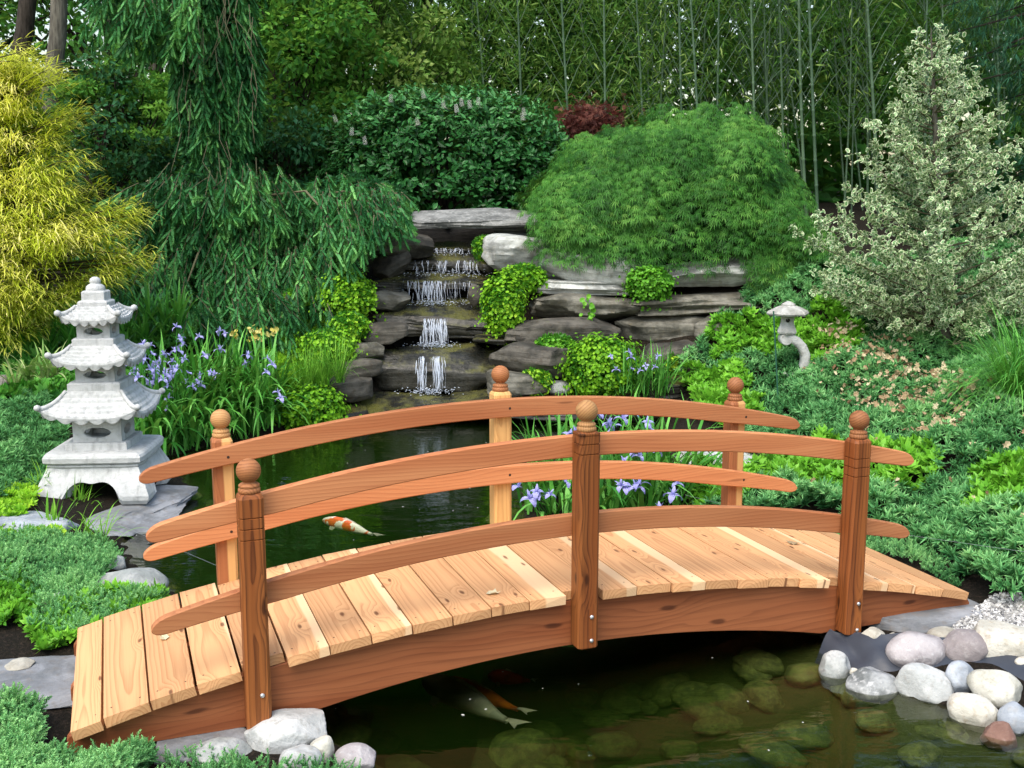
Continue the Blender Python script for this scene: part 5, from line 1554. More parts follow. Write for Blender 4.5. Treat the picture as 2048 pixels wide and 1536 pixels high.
b.leaves(T_STAR5, F_STAR5, pos, jit(np.tile([0, -.6, -.5], (n, 1)), .5), jit(np.tile([0, -.3, 1.0], (n, 1)), .3), RNG.uniform(.09, .14, n), RNG.uniform(0, .3, n))
link('crown', b.mesh('crown', M['maple']), map_)
link('branches', bb.mesh('branches', M['graybark']), map_)

# small red maple behind
rc_ = at_y(1175, 250, 14.3)
o = empty('red_maple', (rc_[0], rc_[1], gz1(rc_[0], rc_[1]))); tag(o, 'small dull red maple between the laurel and the lace maple', 'tree')
V, F = tube([(0, 0, -.05), (.03, 0, .5), (0, 0, 1.1)], [.03, .022, .008], 6)
link('trunk', npmesh('trunk', V, F, M['bark']), o)
b = Batch()
n = 1700
P = np.array([at_y(px, py, 14.3 + e) for px, py, e in zip(RNG.normal(1175, 32, n), RNG.normal(243, 17, n), RNG.normal(0, .2, n))]) - np.array(o.location)
b.leaves(T_STAR5, F_STAR5, P, jit(np.tile([0, -.3, -.4], (n, 1)), .7), jit(np.tile([0, 0, 1.0], (n, 1)), .5), RNG.uniform(.05, .09, n), RNG.random(n))
link('crown', b.mesh('crown', M['redmaple']), o)

# ================================================================== weeping spruce
sb = at_y(432, 560, 12.0)
sz = gz1(sb[0], sb[1])
spr = empty('weeping_spruce', (sb[0], sb[1], sz)); S0 = np.array([sb[0], sb[1], sz])
tag(spr, 'dark weeping spruce with a shaggy column and trailing skirt left of the waterfall', 'tree')
tk = [at_y(440, 620, 12.0), at_y(436, 350, 12.0), at_y(428, 150, 12.0), at_y(440, -60, 12.0), at_y(430, -300, 12.0)]
V, F = tube(np.array(tk) - S0, [.15, .12, .1, .09, .05], 10)
link('trunk', npmesh('trunk', V, F, M['graybark'], smooth=True), spr)
strands = []       # start, direction, length
top_o = [(190, 420), (230, 385), (290, 355), (360, 340), (430, 345), (520, 392), (570, 395), (610, 360), (650, 345), (700, 345), (760, 362), (820, 392), (868, 408)]
bot_o = [(190, 500), (230, 560), (290, 620), (360, 650), (430, 690), (520, 660), (570, 640), (610, 610), (650, 570), (700, 510), (760, 450), (820, 415), (868, 412)]
for i in range(440):
    px = RNG.uniform(205, 805)
    t0 = np.interp(px, [p[0] for p in top_o], [p[1] for p in top_o]); b0 = np.interp(px, [p[0] for p in bot_o], [p[1] for p in bot_o])
    k = RNG.random() ** 1.1
    py = t0 + (b0 - t0) * k * .88
    Y = 11.75 - 1.0 * k + RNG.uniform(-.15, .25) - (.35 if px > 640 else 0)
    L = RNG.uniform(.22, .5) * (1.0 if px < 620 else .55)
    out = (px - 470) / 500
    d = np.array([.5 * out + RNG.normal() * .18, -.35 + RNG.normal() * .15, -.75 + .5 * (k < .12)])
    strands.append((at_y(px, py, Y), unit(d), L))
for i in range(70):    # where the column spreads into the skirt
    px, py = RNG.uniform(320, 580), RNG.uniform(325, 420)
    strands.append((at_y(px, py, 11.55 + RNG.uniform(-.2, .2)), unit(np.array([(px - 440) / 250 + RNG.normal() * .15, -.4, -.6])), RNG.uniform(.25, .45)))
for i in range(250):   # column
    py = RNG.uniform(-260, 350)
    w = .34 * (1 + .18 * math.sin(py * .02)) * (1 if py > 60 else 1.1)
    a = RNG.uniform(math.pi, 2 * math.pi) if RNG.random() < .8 else RNG.uniform(0, math.pi)
    c = at_y(433, py, 12.0)
    p = c + np.array([math.cos(a) * w * RNG.uniform(.75, 1.05), math.sin(a) * w * .9, 0])
    strands.append((p, unit(np.array([math.cos(a) * .15, math.sin(a) * .12, -1])), RNG.uniform(.35, .7)))
for i in range(75):    # upper bough to the left
    px = RNG.uniform(195, 400); py = RNG.uniform(-90, 30) - (px < 250) * 10
    strands.append((at_y(px, py, 11.5 + RNG.uniform(-.3, .4)), unit(np.array([-.25 + RNG.normal() * .2, -.2, -.9])), RNG.uniform(.25, .5)))
for i in range(26):    # sweep at the ground, right of the iris
    px = RNG.uniform(370, 660); py = RNG.uniform(575, 640)
    strands.append((at_y(px, py, 10.5 + RNG.uniform(-.2, .3)), unit(np.array([.35 + RNG.normal() * .3, -.4, -.5])), RNG.uniform(.25, .4)))
b, bb = Batch(), Batch()
fp, fd, fs, ft = [], [], [], []
for (p, d, L) in strands:
    p = p - S0
    pts = [p + d * L * k + np.array([0, 0, -.18 * L * k * k]) for k in (0, .35, .7, 1)]
    V, F = tube(pts, [.006, .005, .004, .002], 4); bb.add(V, F, RNG.random())
    sd = unit(np.cross(d, (RNG.normal() * .3, -1, .2)))
    nf = max(4, int(L / .044))
    base = RNG.uniform(.25, .75)
    for q in range(nf):
        k = (q + .5) / nf
        pos = pts[0] * (1 - k) + pts[3] * k
        sg = 1 if q % 2 else -1
        fd.append(unit(d * .55 + sd * sg * RNG.uniform(.2, .7) + np.array([0, -.2, -.55]) + RNG.normal(size=3) * .14))
        fp.append(pos); fs.append(RNG.uniform(.12, .2)); ft.append(base + RNG.uniform(-.2, .25))
    fp.append(pts[3]); fd.append(unit(d + np.array([0, 0, -.3]))); fs.append(.13); ft.append(base + .15)
fp, fd, fs, ft = np.array(fp), np.array(fd), np.array(fs), np.array(ft)
for i, (T, F, off, FT) in enumerate(FINGERS):
    s = slice(i, None, 3)
    nr_ = unit(RNG.normal(size=(len(fp[s]), 3)))
    kf_ = F.max() + 1
    b.leaves((T * np.array([1.75, 1, 1.75]))[:kf_], F, fp[s], fd[s], nr_, fs[s], np.clip(ft[s], .1, .9), toff=off[:kf_])
    b.leaves((T * np.array([1.75, 1, 1.75]))[kf_:], FT - kf_, fp[s], fd[s], nr_, fs[s], np.clip(ft[s], .1, .9), toff=off[kf_:])
link('crown', b.mesh('crown', M['spruce']), spr)
# long bare grey boughs that carry the skirt
for poly in ([(440, 380, 11.9), (520, 385, 11.4), (600, 375, 11.1), (640, 420, 10.8), (680, 520, 10.6)], [(440, 375, 11.9), (560, 398, 11.5), (680, 375, 11.0), (760, 400, 10.9)],
             [(430, 365, 11.9), (350, 360, 11.5), (270, 390, 11.2), (220, 450, 11.0)], [(436, 375, 11.9), (420, 420, 11.2), (380, 500, 10.9), (350, 580, 10.7)]):
    V, F = tube(np.array([at_y(*q) for q in poly]) + np.array([0, .3, -.03]) - S0, np.linspace(.02, .006, len(poly)), 6); bb.add(V, F, .9)
n = 34
for k in range(n):
    px, py = RNG.uniform(355, 515), RNG.uniform(-60, 330)
    p = at_y(px, py, 11.52) - S0
    V, F = tube([p, p + np.array([RNG.normal() * .03, -.02, -.2]), p + np.array([RNG.normal() * .05, -.03, -.42])], [.004, .004, .002], 4); bb.add(V, F, 1.0)
link('branches', bb.mesh('branches', M['twig']), spr)
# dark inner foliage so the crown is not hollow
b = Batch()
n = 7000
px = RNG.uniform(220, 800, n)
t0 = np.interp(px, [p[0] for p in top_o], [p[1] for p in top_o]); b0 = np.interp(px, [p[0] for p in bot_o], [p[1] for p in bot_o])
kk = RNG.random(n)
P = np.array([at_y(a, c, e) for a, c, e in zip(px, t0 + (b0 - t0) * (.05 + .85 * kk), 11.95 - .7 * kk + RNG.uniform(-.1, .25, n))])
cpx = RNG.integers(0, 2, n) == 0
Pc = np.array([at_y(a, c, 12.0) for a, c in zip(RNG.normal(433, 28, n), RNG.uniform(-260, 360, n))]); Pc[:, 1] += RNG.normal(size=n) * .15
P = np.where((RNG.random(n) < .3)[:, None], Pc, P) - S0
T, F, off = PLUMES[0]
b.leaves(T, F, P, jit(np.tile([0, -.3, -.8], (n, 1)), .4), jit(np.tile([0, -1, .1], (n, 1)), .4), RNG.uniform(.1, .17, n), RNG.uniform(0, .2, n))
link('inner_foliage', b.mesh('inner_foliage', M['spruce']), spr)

# ================================================================== golden thread cypress
gb = at_y(-20, 640, 9.9); gz0 = gz1(gb[0], gb[1])
cyp = empty('golden_cypress', (gb[0], gb[1], gz0)); G0 = np.array([gb[0], gb[1], gz0])
tag(cyp, 'golden yellow thread-leaf cypress at the left edge', 'tree')
V, F = tube([(0, 0, -.1), (.02, 0, 1.2), (0, 0, 2.6)], [.07, .05, .015], 8)
link('trunk', npmesh('trunk', V, F, M['bark']), cyp)
g_out = [(60, 112), (75, 150), (108, 190), (125, 245), (132, 300), (140, 350), (200, 400), (215, 450), (270, 490), (262, 545), (190, 585), (120, 640), (60, 672)]
gy = [p[1] for p in g_out]; gx = [p[0] for p in g_out]
b, bb = Batch(), Batch()
tips = [(165, 245), (150, 235), (130, 170), (200, 395), (285, 430), (270, 440), (288, 520), (280, 530), (250, 470), (240, 560), (160, 310), (110, 150), (62, 118), (70, 125), (270, 425), (230, 420), (150, 600), (100, 640), (180, 590)]
pl_ = []
for i in range(250):
    if i < len(tips) * 2:
        px, py = tips[i % len(tips)]; px += RNG.normal() * 8 - 22; py += RNG.normal() * 8; Y = 9.55 + RNG.normal() * .1
        k = 1
    else:
        py = RNG.uniform(115, 680)
        xr = np.interp(py, gy, gx)
        px = RNG.uniform(-130, xr - 15)
        k = np.clip((px + 20) / (xr + 20), -1, 1)
        Y = 9.9 - .95 * math.sqrt(max(0, 1 - k * k)) * (.35 + .65 * np.clip((py - 100) / 400, 0, 1)) + RNG.uniform(-.05, .25)
    pl_.append((at_y(px, py, Y), k))
for (c, k) in pl_:
    out = unit(np.array([k * 1.0 + .1, -(1 - abs(k)) * .9 - .15, .12 + RNG.normal() * .15]))
    c = c - G0
    n = 98
    stem = RNG.uniform(-.2, .12, n)
    lat = unit(np.cross(out, (0, 0, 1.0)))
    base = c + out * stem[:, None] + lat * (RNG.normal(size=n) * .07)[:, None] + np.array([0, 0, 1.0]) * (RNG.normal(size=n) * .05)[:, None]
    d = unit(out * .9 + lat * (RNG.normal(size=n) * .5)[:, None] + np.array([0, 0, 1.0]) * (RNG.normal(size=n) * .3 - .05)[:, None])
    V, F, m = ribbons(base, d, RNG.uniform(.07, .2, n), np.full(n, .0095), RNG.uniform(.5, 1.9, n), 3)
    tb = RNG.uniform(.3, .75)
    tn = np.clip(tb + RNG.uniform(-.2, .25, n) + .1 * (stem > 0), 0, 1)
    tv = np.repeat(tn, m) + np.tile(np.repeat(np.linspace(-.15, .12, m // 2), 2), n)
    b.add(V, F, np.clip(tv, 0, 1))
    V, F = tube([c * np.array([.3, .3, .9]), c - out * .15, c + out * .1], [.012, .007, .002], 4); bb.add(V, F, .4)
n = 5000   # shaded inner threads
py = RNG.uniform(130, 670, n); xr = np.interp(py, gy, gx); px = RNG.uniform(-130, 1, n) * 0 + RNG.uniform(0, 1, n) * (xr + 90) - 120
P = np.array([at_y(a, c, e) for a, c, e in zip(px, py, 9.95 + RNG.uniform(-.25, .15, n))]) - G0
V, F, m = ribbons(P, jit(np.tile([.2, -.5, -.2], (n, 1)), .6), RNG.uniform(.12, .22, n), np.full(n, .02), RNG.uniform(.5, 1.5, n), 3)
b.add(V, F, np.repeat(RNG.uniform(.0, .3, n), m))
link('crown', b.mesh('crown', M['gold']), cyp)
link('branches', bb.mesh('branches', M['twig']), cyp)

# ================================================================== variegated holly
hb = at_y(1893, 738, 9.4); hz = gz1(hb[0], hb[1])
hol = empty('variegated_holly', (hb[0], hb[1], hz)); H0 = np.array([hb[0], hb[1], hz])
tag(hol, 'small conical holly tree with cream-edged leaves on the right slope', 'tree')
tpts = np.array([(0, 0, -.08)] + [list(at_y(*q, 9.4) - H0) for q in ((1892, 690), (1886, 600), (1880, 480), (1874, 330), (1868, 200), (1863, 90), (1862, 55))])
V, F = tube(tpts, [.052, .046, .04, .034, .026, .018, .008, .003], 9)
link('trunk', npmesh('trunk', V, F, M['graybark'], smooth=True), hol)
a8 = np.linspace(0, 2 * np.pi, 6, endpoint=False)
T_HOL = np.concatenate([np.stack([.3 * np.sin(a8) * (1 + .0 * a8), .5 - .5 * np.cos(a8), .09 * np.abs(np.sin(a8)) + .04 * np.cos(a8 * 3)], 1), np.stack([.17 * np.sin(a8), .5 - .3 * np.cos(a8), .03 * np.abs(np.sin(a8))], 1)])
F_HOL4 = np.array([(i, (i + 1) % 6, 6 + (i + 1) % 6, 6 + i) for i in range(6)] + [(6, 7, 10, 11), (7, 8, 9, 10)])
E_HOL = np.array([1.0] * 6 + [.25] * 6)
hw_y = [55, 110, 160, 200, 260, 330, 390, 430, 500, 560, 620, 660]
hw_w = [12, 62, 75, 105, 140, 160, 190, 250, 300, 270, 205, 150]
b, bb = Batch(), Batch()
LPs, LF, LT = [], [], []
nb_ = 135
for i in range(nb_):
    py = 75 + (655 - 75) * (i / nb_) ** .8
    W = np.interp(py, hw_y, hw_w) * 9.4 / FPX * RNG.uniform(.72, 1.08)
    z_tip = at_y(1880, py, 9.4)[2] - hz
    rise = W * RNG.uniform(.28, .55)
    zb = max(.28, z_tip - rise)
    s0 = np.array([np.interp(zb, tpts[:, 2], tpts[:, k]) for k in range(3)])
    an = i * 2.399 + RNG.normal() * .2
    tip = s0 + np.array([math.cos(an) * W, math.sin(an) * W * .8, z_tip - zb])
    mid = (s0 + tip) / 2 + np.array([0, 0, -.04 * W])
    V, F = tube([s0, mid, tip], [.009, .006, .002], 5); bb.add(V, F, .5)
    nc = max(4, int(W / .062))
    for q in range(nc):
        k = .22 + .8 * (q + RNG.random()) / nc
        c0 = s0 * (1 - k) ** 2 + 2 * mid * k * (1 - k) + tip * k * k
        tw = unit(unit(tip - s0) + RNG.normal(size=3) * .75 + np.array([0, 0, .25])) * RNG.uniform(.04, .17)
        e = c0 + tw
        V, F = tube([c0, e], [.0028, .0014], 3); bb.add(V, F, .4)
        n = int(RNG.integers(11, 17))
        LPs.append(e - tw * RNG.uniform(0, .9, (n, 1)) + RNG.normal(size=(n, 3)) * .012)
        LF.append(unit(unit(tw) * .6 + RNG.normal(size=(n, 3)) * .75)); LT.append(RNG.uniform(.1, 1, n))
LPs, LF, LT = np.concatenate(LPs), np.concatenate(LF), np.concatenate(LT)
n = len(LPs)
b.leaves(T_HOL, F_HOL4, LPs, LF, unit(np.array([0, -.25, 1.0]) + RNG.normal(size=(n, 3)) * .55), RNG.uniform(.038, .06, n), LT, edge=E_HOL)
link('crown', b.mesh('crown', M['holly'], edge=True), hol)
link('branches', bb.mesh('branches', M['twig']), hol)
# dead twig with brown leaves at its foot
p0 = at_y(1905, 690, 9.1)
b = Batch()
for q in ((1960, 670), (1950, 690), (1935, 655)):
    V, F = tube([p0, at_y((1905 + q[0]) / 2, (690 + q[1]) / 2 - 6, 9.08), at_y(*q, 9.05)], [.006, .004, .002], 4); b.add(V, F, 1.0)
tag(link('dead_twig', b.mesh('dead_twig', M['twig'])), 'bare grey twig at the foot of the holly trunk', 'twig')

# ================================================================== pine boughs at the upper right
pb = at_y(2170, 420, 12.4); pz0 = gz1(pb[0], pb[1])
pin = empty('pine_tree', (pb[0], pb[1], pz0)); P00 = np.array([pb[0], pb[1], pz0])
tag(pin, 'bluish soft-needled pine reaching in at the upper right corner', 'tree')
V, F = tube([(0, 0, -.1), (0, 0, 2.5), (.1, 0, 5.5)], [.14, .11, .04], 9)
link('trunk', npmesh('trunk', V, F, M['bark'], smooth=True), pin)
b, bb = Batch(), Batch()
for (px, py, pyb) in ((1880, 15, -40), (1890, 70, 30), (1905, 125, 90), (1935, 165, 150), (1960, 40, 0), (1985, 100, 60), (1990, 205, 190), (2020, 150, 120), (1915, -60, -100), (1970, -80, -120), (2040, 230, 220), (2030, 60, 40), (2010, -30, -60), (2060, 300, 280)):
    e = at_y(px, py, 12.0 + RNG.uniform(-.3, .5)) - P00
    s0 = np.array([.02, 0, at_y(2170, pyb, 12.4)[2] - pz0])
    pts = [s0, (s0 + e) / 2 + np.array([0, 0, .12]), e]
    V, F = tube(pts, [.03, .016, .004], 5); bb.add(V, F)
    for q in range(34):
        k = RNG.uniform(.35, 1.02)
        c0 = pts[0] * (1 - k) ** 2 + 2 * pts[1] * k * (1 - k) + pts[2] * k * k + RNG.normal(size=3) * .09
        n = 26
        d = unit(np.array([-.6, -.25, -.25]) + RNG.normal(size=(n, 3)) * .55)
        V, F, m = ribbons(np.tile(c0, (n, 1)), d, RNG.uniform(.1, .19, n), np.full(n, .006), RNG.uniform(.3, 1.2, n), 3)
        b.add(V, F, np.repeat(RNG.uniform(.1, .9, n), m))
link('crown', b.mesh('crown', M['pine']), pin)
link('branches', bb.mesh('branches', M['bark']), pin)

# ================================================================== ground covers
def field(poly, n, pad=.0):
    """random ground points whose place in the photo falls inside a polygon (drawn on the ground)"""
    px = np.array([p[0] for p in poly]); py = np.array([p[1] for p in poly])
    out = []
    # world bounding box through the land heights
    cs = []
    Ys = np.arange(2.6, 14, .1)
    for a, c in poly:
        r_ = ray(a, c)
        Q = np.array([0, 0, CH]) + r_[None] * (Ys / r_[1])[:, None]
        hit = np.nonzero(Q[:, 2] <= gz(Q[:, 0], Q[:, 1]))[0]
        cs.append(Q[hit[0] if len(hit) else -1])
    cs = np.array(cs)
    x0, x1, y0, y1 = cs[:, 0].min() - .3, cs[:, 0].max() + .3, cs[:, 1].min() - .3, cs[:, 1].max() + .3
    tot = 0
    for _ in range(60):
        m = 12000
        X = RNG.uniform(x0, x1, m); Yq = RNG.uniform(y0, y1, m)
        Z = gz(X, Yq)
        P = np.stack([X, Yq, Z], 1)
        u, v = px_of(P)
        dx_, dy_ = X - BX, Yq - BY
        bu, bv_ = dx_ * math.cos(YAW) + dy_ * math.sin(YAW), -dx_ * math.sin(YAW) + dy_ * math.cos(YAW)
        k = in_poly(u, v, poly) & (Z > .0) & ~((np.abs(bu) < 2.07) & (bv_ > -.06) & (bv_ < 1.05))
        out.append(P[k]); tot += k.sum()
        if tot >= n: break
    P = np.concatenate(out)[:n]
    return P
def carpet(name, label, cat, P, T_list, mat, size, hgt, tint, bump=.05, bs=3.5, spread=.5, clumps=.25):
    """tufts over ground points, riding on low humps"""
    n = len(P)
    nz = vnoise(P, bs, 3.3) ; nz2 = vnoise(P, bs * 3.2, 9.1)
    h = bump * (nz + .8 * nz2 + .8)
    pos = P + np.array([0, 0, 1.0]) * (h + RNG.uniform(-.35, .25, n) * hgt)[:, None]
    # lean with the local hump slope
    e = .04
    gxn = vnoise(P + np.array([e, 0, 0]), bs, 3.3) - nz
    gyn = vnoise(P + np.array([0, e, 0]), bs, 3.3) - nz
    ax = unit(np.stack([-gxn * bump / e * 1.2, -gyn * bump / e * 1.2 - .15, np.ones(n)], 1) + RNG.normal(size=(n, 3)) * spread * np.array([1, 1, .3]))
    tn = tint[0] + (tint[1] - tint[0]) * np.clip(.5 + clumps * 2 * (nz * .7 + nz2 * 1.1) + RNG.normal(size=n) * .18, 0, 1)
    b = Batch()
    for i, (T, F, off) in enumerate(T_list):
        s = slice(i, None, len(T_list))
        m = len(pos[s])
        b.leaves(T, F, pos[s], ax[s], unit(RNG.normal(size=(m, 3))), RNG.uniform(*size, m), np.clip(tn[s], 0, 1), toff=off)
    o = link(name, b.mesh(name, mat))
    return tag(o, label, cat, kind='stuff')
right_poly = [(1330, 800), (1390, 710), (1450, 640), (1500, 585), (1560, 545), (1640, 530), (1800, 540), (2140, 480), (2140, 1235), (1985, 1215), (1930, 1175), (1900, 1130), (1780, 1075), (1560, 1050), (1400, 1045), (1380, 1000), (1420, 930), (1500, 880), (1400, 850), (1370, 800)]
P = field(right_poly, 21500)
u, v = px_of(P)
holes = (np.hypot((u - 1448) / 90, (v - 945) / 30) < 1)
bright = np.zeros(len(P), bool)
for (cx, cy, rx, ry) in ((1500, 690, 95, 40), (1660, 700, 70, 55), (1430, 800, 70, 40), (1450, 845, 75, 32), (1600, 955, 130, 50), (1790, 960, 80, 40), (2010, 1010, 75, 70), (1450, 1000, 60, 40), (1700, 985, 90, 35)):
    bright |= (((u - cx) / rx) ** 2 + ((v - cy) / ry) ** 2 + .5 * np.array([mnoise.noise(Vector((a * .03, c * .03, 1))) for a, c in zip(u, v)])) < 1
carpet('juniper_carpet', 'blue-green creeping juniper covering the right slope', 'juniper', P[~bright & ~holes], PLUMES, M['juniper'], (.05, .095), .07, (.05, .85), .15, 2.2, .5)
def rosette(seed, k=7):
    rs = random.Random(seed)
    V, F, off = [], [], []
    for i in range(k):
        a = i * 2.4 + rs.uniform(-.3, .3); el = rs.uniform(.15, .8)
        f = np.array([math.cos(a) * math.cos(el), math.sin(el), math.sin(a) * math.cos(el)])
        sd = np.array([-math.sin(a), 0, math.cos(a)])
        b0 = len(V); L = rs.uniform(.7, 1.0)
        V += [f * .05, f * L * .5 + sd * .2, f * L, f * L * .5 - sd * .2]
        off += [-.15, 0, .1, 0]
        F.append((b0, b0 + 1, b0 + 2, b0 + 3))
    return np.array(V), np.array(F), np.array(off)
ROS = [rosette(i) for i in range(4)]
carpet('leafy_groundcover', 'bright green leafy groundcover in patches through the right slope junipers', 'groundcover', P[bright & ~holes], ROS, M['pachy'], (.06, .1), .05, (.2, 1), .15, 2.2, .4)
# dead leaves caught in the junipers
Pd = field([(1660, 680), (1800, 720), (1900, 780), (1960, 850), (1900, 930), (1780, 900), (1680, 820), (1640, 740)], 620)
Pe = field([(1600, 640), (2100, 640), (2100, 1150), (1600, 1040)], 90)
Pd = np.concatenate([Pd, Pe]); n = len(Pd)
b = Batch()
b.leaves(curl, curlF, Pd + np.array([0, 0, 1.0]) * (.105 + .15 * (vnoise(Pd, 2.2, 3.3) + .8 * vnoise(Pd, 2.2 * 3.2, 9.1)) + .07 + RNG.uniform(-.01, .03, n))[:, None], RNG.normal(size=(n, 3)), unit(np.array([0, -.4, 1.0]) + RNG.normal(size=(n, 3)) * .5), RNG.uniform(.026, .052, n), RNG.random(n))
tag(link('leaf_litter', b.mesh('leaf_litter', M['dead'])), 'pale brown dead leaves scattered over the right slope junipers', 'dead leaves', kind='stuff')
# left bank
carpet('juniper_carpet', 'dense blue-green juniper behind and left of the pagoda', 'juniper', field([(-60, 800), (90, 815), (140, 900), (110, 985), (-60, 1020)], 3600), PLUMES, M['juniper'], (.045, .08), .05, (.05, .75), .12, 3, .5)
carpet('juniper_carpet', 'soft juniper over the left bank below the pagoda', 'juniper', field([(-60, 1085), (110, 1080), (200, 1095), (250, 1130), (215, 1150), (190, 1175), (205, 1215), (330, 1205), (300, 1225), (150, 1290), (60, 1265), (90, 1200), (-60, 1150)], 3600), SPRIGS, M['juniper'], (.045, .08), .04, (.3, .95), .05, 4, .7)
carpet('juniper_carpet', 'feathery juniper in the bottom left corner in front of the bridge', 'juniper', field([(-80, 1475), (60, 1450), (110, 1410), (150, 1400), (215, 1425), (320, 1440), (340, 1490), (280, 1560), (240, 1640), (-80, 1640)], 5200), SPRIGS, M['juniper'], (.05, .085), .05, (.3, .95), .085, 5, .8)
carpet('juniper_carpet', 'low juniper sprigs along the bottom edge between pale stones', 'juniper', field([(330, 1510), (470, 1525), (560, 1545), (680, 1545), (800, 1560), (760, 1640), (300, 1640)], 900), SPRIGS, M['juniper'], (.04, .065), .03, (.35, .95), .03, 5, .8)
carpet('leafy_groundcover', 'bright sprigs at the far left end of the bridge', 'groundcover', field([(60, 1255), (140, 1215), (250, 1200), (330, 1195), (310, 1235), (170, 1290), (110, 1330), (70, 1300)], 620), ROS, M['pachy'], (.04, .065), .05, (.3, 1), .04, 4, .6)
carpet('leafy_groundcover', 'bright sprigs and dark red-green leaves at the left edge of the bank', 'groundcover', field([(-40, 1150), (70, 1150), (90, 1200), (70, 1250), (-40, 1260)], 420), ROS, M['pachy'], (.035, .06), .04, (0, .7), .04, 4, .6)
carpet('leafy_groundcover', 'yellow-green tufted cover on the left bank stone', 'groundcover', field([(-60, 1062), (110, 1060), (140, 1085), (-60, 1110)], 500), ROS, M['jenny'], (.03, .05), .03, (.3, 1), .03, 4, .6)
carpet('leafy_groundcover', 'low leaves on the bank left of the pagoda foot', 'groundcover', field([(-60, 985), (55, 985), (75, 1000), (60, 1040), (-60, 1050)], 420), ROS, M['jenny'], (.035, .06), .04, (.1, .8), .04, 4, .6)
carpet('leafy_groundcover', 'lush mixed leaves on the ground behind the pagoda', 'groundcover', field([(-60, 640), (180, 620), (420, 610), (480, 690), (300, 720), (260, 800), (130, 830), (-60, 810)], 3200), ROS, M['iris_leaf'], (.07, .14), .08, (.1, .95), .1, 2, .6)
carpet('leafy_groundcover', 'bright yellow-green groundcover between the iris and the waterfall', 'groundcover', field([(480, 690), (560, 660), (640, 640), (720, 690), (715, 740), (690, 800), (690, 850), (600, 865), (560, 840), (560, 760)], 5200), ROS, M['jenny'], (.035, .06), .04, (.0, .75), .09, 3, .5)
carpet('juniper_carpet', 'low green cover at the right end of the bridge under the far rail', 'juniper', field([(1480, 1035), (1700, 1060), (1860, 1110), (1935, 1185), (1900, 1170), (1800, 1130), (1600, 1075)], 900), SPRIGS, M['juniper'], (.04, .07), .03, (.25, .9), .03, 4, .7)

# cushions of small round leaves
def cushion(cx, cy, w, h, Y, label, mat='jenny', dens=1.0, tint=(.2, .95), droop=0):
    s = Y / FPX
    c = at_y(cx, cy, Y + .06)
    Rr = np.array([w * s / 2, max(.1, w * s * .35), h * s / 2])
    n = int(dens * 5200 * (w * s) * (h * s) + 500)
    d = sph(n); d[:, 1] = -np.abs(d[:, 1]) * RNG.choice([1, 1, 1, -.6], n)
    lump = 1 + .26 * vnoise(d, 2.2, cx) + .12 * vnoise(d, 5, cy)
    pos = d * Rr * lump[:, None] * RNG.uniform(.84, 1.06, (n, 1))
    tr = RNG.random(n) < .16          # trailing stems at the lower edge
    pos[:, 2] -= tr * RNG.random(n) ** 1.5 * Rr[2] * .7 * (pos[:, 2] < .2 * Rr[2])
    pos[:, 0] += tr * RNG.normal(size=n) * Rr[0] * .25
    nr = jit(d + np.array([0, 0, .35]), .35)
    fw = jit(np.cross(nr, RNG.normal(size=(n, 3))) + np.array([0, 0, -.3]), .2)
    tn = np.clip(tint[0] + (tint[1] - tint[0]) * (RNG.random(n) * .75 + .25 * vnoise(d, 5, cx + 2)), 0, 1)
    b = Batch()
    b.leaves(T_ROUND, F_ROUND, pos, fw, nr, RNG.uniform(.022, .038, n), tn)
    o = empty('cushion_plant', c)
    tag(o, label, 'plant', 'round-leaved cushion plants by the waterfall')
    link('foliage', b.mesh('foliage', M[mat]), o)
    b2 = Batch()
    n2 = n // 2
    d = sph(n2)
    b2.leaves(T_DIA, F_DIA, d * Rr * .78, jit(d, .6), d, np.full(n2, .07), RNG.uniform(0, .1, n2))
    link('inner_foliage', b2.mesh('inner_foliage', M['pachy']), o)
cushion(1006, 605, 88, 125, 10.35, 'tall bright cushion plant right of the water curtain')
cushion(1050, 557, 84, 54, 10.7, 'small cushion plant behind the tall one under the pale block', tint=(.1, .7))
cushion(968, 496, 40, 44, 11.45, 'little cushion plant at the top beside the pale block')
cushion(1298, 568, 96, 70, 10.5, 'darker green cushion plant hanging between the two pale wall stones', 'pachy', 1.0, (.3, .95))
cushion(1205, 735, 160, 130, 9.85, 'largest cushion plant, a broad mound below the rock wall', tint=(.05, .75), dens=1.1)
cushion(1110, 692, 80, 40, 10.05, 'bluish leafed plant on the stone left of the broad mound', 'pachy', 1.0, (.4, 1))
cushion(1070, 762, 62, 46, 9.8, 'yellow-green tuft between the middle post and the broad mound', tint=(.55, 1))
cushion(1343, 724, 26, 28, 10.1, 'tiny lemon-yellow tuft right of the small iris', tint=(.8, 1))
cushion(700, 592, 104, 92, 10.5, 'round bright cushion plant left of the water curtain', tint=(.25, 1))
cushion(700, 652, 74, 50, 10.2, 'second bright cushion plant below the round left one', tint=(.25, 1))
cushion(655, 690, 110, 60, 10.0, 'spreading bright cushion plant left of the blocky stone', tint=(.2, .9))
cushion(620, 815, 150, 90, 9.45, 'low bright mound at the waterline left of the waterfall', tint=(.05, .7), dens=1.0)
cushion(600, 595, 70, 34, 10.9, 'bright leaves under the edge of the spruce skirt', tint=(.1, .7))
